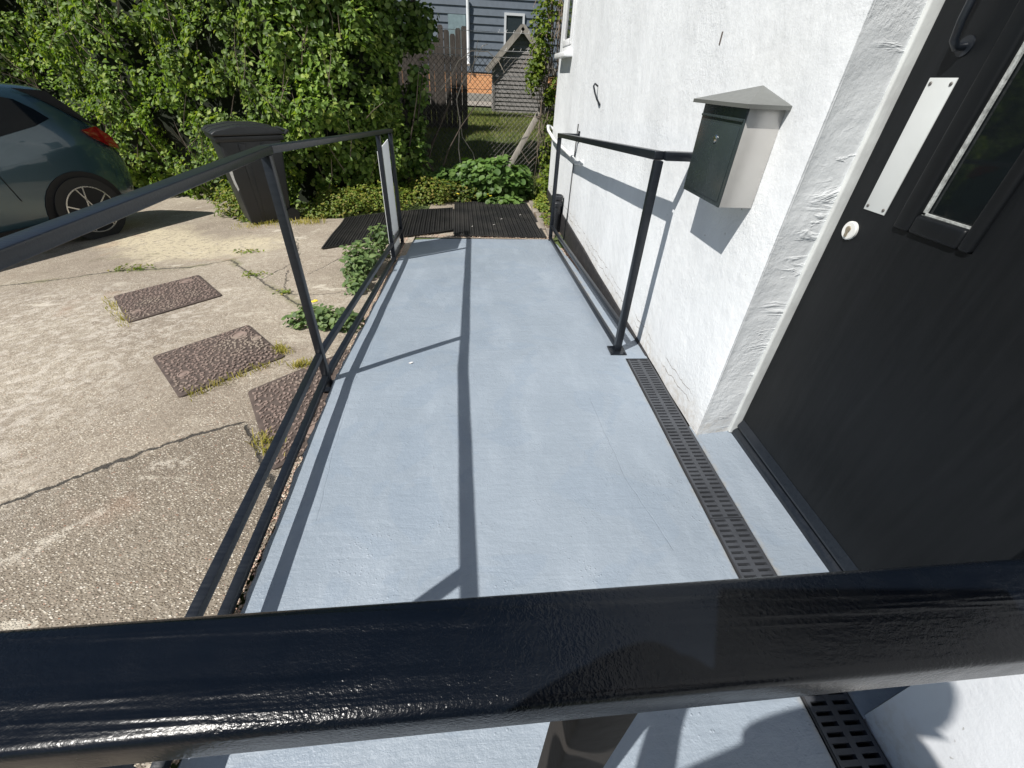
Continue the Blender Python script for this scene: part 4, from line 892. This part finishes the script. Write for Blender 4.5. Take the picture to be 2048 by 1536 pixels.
for poly_ in ([(-.315, .66), (-.275, .64), (-.29, .5), (-.285, .40), (-.302, .38), (-.315, .45)], [(-.19, .68), (-.13, .70), (-.10, .66), (-.15, .66), (-.16, .63)], [(.0, .72), (.05, .72), (.055, .70), (.01, .71)]):
    MB().prism([fs(y, z) for y, z in poly_], (BM.to_3x3() @ Vector((-.002, 0, 0)))).build('sticker', ws, bn)


# ------------------------------------------------------------------ parked car
cr = thing('parked_car', 'dark teal estate car parked in front of the hedge', 'car', (-4.2, 5.04, -.42))
CN = Vector((.93, -.37, 0)).normalized(); CA = Vector((.37, .93, 0)).normalized()     # CA = towards the rear
CM = Matrix(((-CA.x, CN.x, 0, -4.2-CN.x*.82), (-CA.y, CN.y, 0, 5.042-CN.y*.82), (0, 0, 1, -.42), (0, 0, 0, 1)))   # local x forward from the rear axle, y outward (camera side), z up
HWC = .80
def prof(t):      # silhouette (x, z) upper outline
    return t
top = [(-.70, .52), (-.72, .64), (-.68, .78), (-.56, .98), (-.50, 1.12), (-.38, 1.27), (-.28, 1.385), (-.18, 1.41), (.1, 1.43), (.5, 1.45), (1.0, 1.455), (1.5, 1.41), (2.0, 1.22), (2.35, 1.02), (2.5, .97), (3.1, .86), (3.3, .72), (3.36, .5), (3.34, .3)]
bot = [(3.2, .2), (2.9, .18), (.4, .18), (-.4, .2), (-.62, .27), (-.68, .40)]
def carsec():
    # lofted shell: for each outline point an inner (y) offset growing with height = tumblehome
    loop = top+bot; ys = []
    def wd(x, z):
        w = HWC
        if z > .92: w -= (z-.92)*.42
        if z < .45: w -= (.45-z)*.15
        if x < -.2: w -= ((-.2-x)**2)*.62
        if x > 2.6: w -= ((x-2.6)**2)*.45
        return w
    V = []; Fc = []; n = len(loop)
    fr_ = [0, .35, .7, .86, .95, 1.0]
    cx, cz = 1.3, .62
    # side rings shrink towards a belly line so the flank is curved
    rings = []
    for s in (1, -1):
        for kk, f in enumerate((1.0, .93, .80, .55, .25)):
            ring = []
            for (x, z) in loop:
                xx = cx+(x-cx)*(1 if kk == 0 else (1-.0*kk)); 
                px = x+(cx-x)*(1-f)*.55; pz = z+(cz-z)*(1-f)*.85
                w = wd(px, pz)*(1 if kk else .0)
                if kk == 0: px, pz, w = x, z, wd(x, z)-.13
                if kk == 1: px = x+(cx-x)*.012; pz = z+(cz-z)*.03; w = wd(px, pz)-.035
                ring.append(len(V)); V.append(CM @ Vector((px, s*w, pz)))
            rings.append((s, ring))
    for s in (1, -1):
        rs = [r for q, r in rings if q == s]
        for a, b in zip(rs, rs[1:]):
            for k in range(n): k2 = (k+1) % n; Fc.append((a[k], a[k2], b[k2], b[k]))
        Fc.append(tuple(rs[-1]))
    ra = [r for q, r in rings if q == 1][0]; rb = [r for q, r in rings if q == -1][0]
    for k in range(n): k2 = (k+1) % n; Fc.append((ra[k], ra[k2], rb[k2], rb[k]))
    m = MB(); m.v = [tuple(v) for v in V]; m.f = Fc; return m, wd
cmb, cwd = carsec()
cp = Mat('dark_teal_car_paint', .25, .3); cp.inp('Base Color', (.028, .062, .082)); cp.inp('Coat Weight', 1.); cp.inp('Coat Roughness', .04)
body = cmb.build('body', cp.m, cr, smooth=True)
sub = body.modifiers.new('s', 'SUBSURF'); sub.levels = 2; sub.render_levels = 2
# wheel arch cut
def cyl(c, r, h, n=32): return MB().lathe(CM @ Vector(c), [(r, 0), (r, h)], n, CN)
glm = Mat('tinted_car_glass', .03); glm.inp('Base Color', (.004, .006, .008)); glm.inp('Specular IOR Level', .12)
blk = simple('black_trim', (.006, .006, .007), .8)
def side(pts, off=.012): return [CM @ Vector((x, cwd(x, z)+off+max(0, .0), z)) for x, z in pts]
def sidepanel(name, pts, mat, off=.010, thick=.02):
    m = MB(); a = side(pts, off); b = [v-CN*thick for v in a]; n = len(a)
    cen = sum(a, Vector())/n
    m.add(a+b+[cen], [(k, (k+1) % n, 2*n) for k in range(n)]+[(k, n+k, n+(k+1) % n, (k+1) % n) for k in range(n)]); return m.build(name, mat, cr, smooth=False)
sidepanel('side_window', [(-.09, 1.14), (.06, 1.09), (.42, 1.02), (1.0, .97), (1.0, 1.33), (.6, 1.345), (.25, 1.34), (.08, 1.30), (-.02, 1.22)], glm.m)
sidepanel('side_window', [(1.05, .965), (1.95, .93), (1.98, .96), (1.6, 1.27), (1.05, 1.33)], glm.m)
sidepanel('spoiler_edge', [(-.47, 1.06), (-.33, 1.24), (-.23, 1.36), (.02, 1.385), (-.1, 1.32), (-.22, 1.23), (-.36, 1.12)], blk, .0)
tlm = Mat('red_tail_lamp', .12); tlm.inp('Base Color', (.2, .006, .008)); tlm.inp('Coat Weight', 1.)
sidepanel('tail_light', [(-.615, .86), (-.57, .95), (-.47, 1.05), (-.30, 1.03), (-.35, .96), (-.5, .86), (-.6, .83)], tlm.m, .012, .03)
sidepanel('wheel_arch', [(.385*math.cos(a), .30+.385*math.sin(a)) for a in [rad(-18+k*216/18) for k in range(19)]], blk, .006, .03)
sidepanel('wheel_arch', [(2.45+.40*math.cos(a), .30+.40*math.sin(a)) for a in [rad(-18+k*216/18) for k in range(19)]], blk, .006, .03)
sidepanel('sill_trim', [(.42, .17), (2.03, .17), (2.03, .27), (.42, .27)], blk, .008)
def wheel(x):
    w = cyl((x, HWC-.16, .315), .315, .18, 40); t = w.build('wheel', simple('tyre_rubber', (.014, .014, .014), .75), cr, smooth=True)
    rm = simple('alloy_silver', (.55, .56, .57), .25, .9)
    r = MB(); c = CM @ Vector((x, HWC+.022, .315)); r.lathe(c, [(.232, 0), (.232, .008), (.220, .008), (.220, 0)], 40, CN, False)
    for k in range(10):
        a = rad(k//2*72+(-9 if k % 2 else 9)+10)
        def q(rr, aa): return c+CA*(-rr*math.cos(aa))+Vector((0, 0, 1))*rr*math.sin(aa)+CN*.004
        r.bar(q(.035, a+(.9 if k % 2 else -.9)), q(.226, a), .013, .010, up=CN)
    r.lathe(c, [(.04, 0), (.04, .008), (.03, .012)], 20, CN); r.build('rim', rm, t)
    d = cyl((x, HWC+.0205, .315), .22, .0015, 32); d.build('brake_disc', blk, t)
wheel(0); wheel(2.45)
MB().bar(CM @ Vector((.62, HWC+.01, .86)), CM @ Vector((.80, HWC+.01, .86)), .03, .022).build('door_handle', cp.m, cr, bevel=.004)
sm = MB()
for x in (.52, 1.04): sm = MB(); sm.bar(CM @ Vector((x+(.1 if x < .6 else 0), cwd(x, .9)+.0035, .95)), CM @ Vector((x, HWC+.0035, .5)), .006, .004, up=CN).build('door_gap', blk, cr)

# ------------------------------------------------------------------ petals on the mats and ramp, loose bits
pe = simple('white_petal', (.75, .72, .68), .7)
for x, y, z, lab in ((.25, 5.35, None, 'small white petal in the middle of the right rubber mat'), (-.1, 4.95, None, 'small white petal at the near left of the right rubber mat'), (.5, 5.6, None, 'small white petal on the far right of the right rubber mat'), (.15, 5.05, None, 'small white petal near the shadow on the right rubber mat'), (-.37, 1.86, 1, 'small pale petal on the ramp near the crossing shadows')):
    zz = float(rz(x, y))+.004 if z else float(gz(x, y))+.026
    m_ = MB(); r_ = .013; m_.add([(x-r_, y, zz), (x, y-r_*.6, zz+.003), (x+r_, y+.002, zz+.006), (x, y+r_*.6, zz+.002), (x, y, zz-.002)], [(0, 1, 4), (1, 2, 4), (2, 3, 4), (3, 0, 4)]); tag(m_.build('petal', pe), lab, 'petal', 'petals on the mats and ramp')

# ------------------------------------------------------------------ the photographer (casts the shadow at the lower right)
skin = simple('skin', (.45, .28, .2), .55); shirt = simple('dark_shirt', (.03, .04, .07), .8); trous = simple('trousers', (.04, .04, .045), .85); hair = simple('brown_hair', (.05, .03, .02), .8)
def skinmesh(name, verts, edges, radii, mat, parent=None, lv=2):
    me = bpy.data.meshes.new(name); me.from_pydata([Vector(v) for v in verts], edges, []); o = bpy.data.objects.new(name, me); COL.objects.link(o)
    o.modifiers.new('skin', 'SKIN')
    for d, r in zip(me.skin_vertices[0].data, radii): d.radius = (r, r)
    me.skin_vertices[0].data[0].use_root = True
    s = o.modifiers.new('sub', 'SUBSURF'); s.levels = lv; s.render_levels = lv; me.materials.append(mat); me.polygons.foreach_set('use_smooth', [True]*len(me.polygons))
    if parent: setp(o, parent)
    return o
PX, PY = -.07, -.43
bv = [(PX, PY-.02, .80), (PX, PY-.02, 1.0), (PX+.01, PY, 1.2), (PX+.03, PY+.02, 1.31), (PX+.06, PY+.03, 1.38), (PX+.085, PY+.085, 1.43), (PX+.09, PY+.11, 1.50),
      (PX-.15, PY+.01, 1.31), (-.33, -.34, 1.03), (-.255, -.2, 1.09), (-.125, -.06, 1.16),
      (PX+.19, PY+.05, 1.32), (PX+.32, PY+.12, 1.05), (.27, -.16, 1.06), (.205, -.05, 1.14),
      (PX-.09, PY, .72), (PX-.10, PY+.02, .38), (PX-.10, PY, -.0), (PX-.10, PY+.12, -.03), (PX+.09, PY, .72), (PX+.10, PY+.02, .38), (PX+.10, PY, .0), (PX+.10, PY+.12, -.03)]
be = [(0, 1), (1, 2), (2, 3), (3, 4), (4, 5), (5, 6), (3, 7), (7, 8), (8, 9), (9, 10), (3, 11), (11, 12), (12, 13), (13, 14), (0, 15), (15, 16), (16, 17), (17, 18), (0, 19), (19, 20), (20, 21), (21, 22)]
brd = [.14, .13, .15, .135, .10, .09, .09, .062, .048, .036, .025, .064, .048, .036, .025, .085, .058, .04, .035, .085, .058, .04, .035]
pe_ = skinmesh('person', bv, be, brd, shirt); tag(pe_, 'person in dark clothes leaning over the foreground handrail and holding a phone', 'person')
# hands with fingers
for side_, wx, wy, sgn in (('l', -.118, -.050, 1), ('r', .205, -.05, -1)):
    hv = [(wx, wy, 1.15), (wx+.035*sgn, wy+.02, 1.185)]; he = [(0, 1)]; hr = [.02, .026]
    for k in range(4):
        b0 = len(hv); bx0 = wx+sgn*(.045+.004*k); hv += [(bx0, wy+.03-.012*k, 1.195+.012*k), (bx0+sgn*.025, wy+.035-.012*k, 1.205+.012*k), (bx0+sgn*.045, wy+.02-.012*k, 1.20+.012*k)]; he += [(1, b0), (b0, b0+1), (b0+1, b0+2)]; hr += [.009, .008, .007]
    b0 = len(hv); hv += [(wx+sgn*.02, wy-.02, 1.21), (wx+sgn*.05, wy-.03, 1.235)]; he += [(1, b0), (b0, b0+1)]; hr += [.011, .008]
    skinmesh('hand', hv, he, hr, skin, pe_, 2)
PHB = Matrix(((R2.x, U2.x, -F.x, 0), (R2.y, U2.y, -F.y, 0), (R2.z, U2.z, -F.z, CAMH), (0, 0, 0, 1)))
tag(MB().box(-.024, .140, -.060, .014, .012, .020, PHB).build('phone', simple('phone_case', (.02, .02, .022), .4), bevel=.003), 'dark phone held level above the foreground handrail', 'phone')
hh_ = MB().lathe((PX+.09, PY+.10, 1.44), [(.02, -.0), (.088, .02), (.10, .08), (.085, .14), (.04, .17), (.005, .175)], 20); hh_.build('hair', hair, pe_, smooth=True)

# tidy: triangulation-free, done
S.cycles.max_bounces = 8
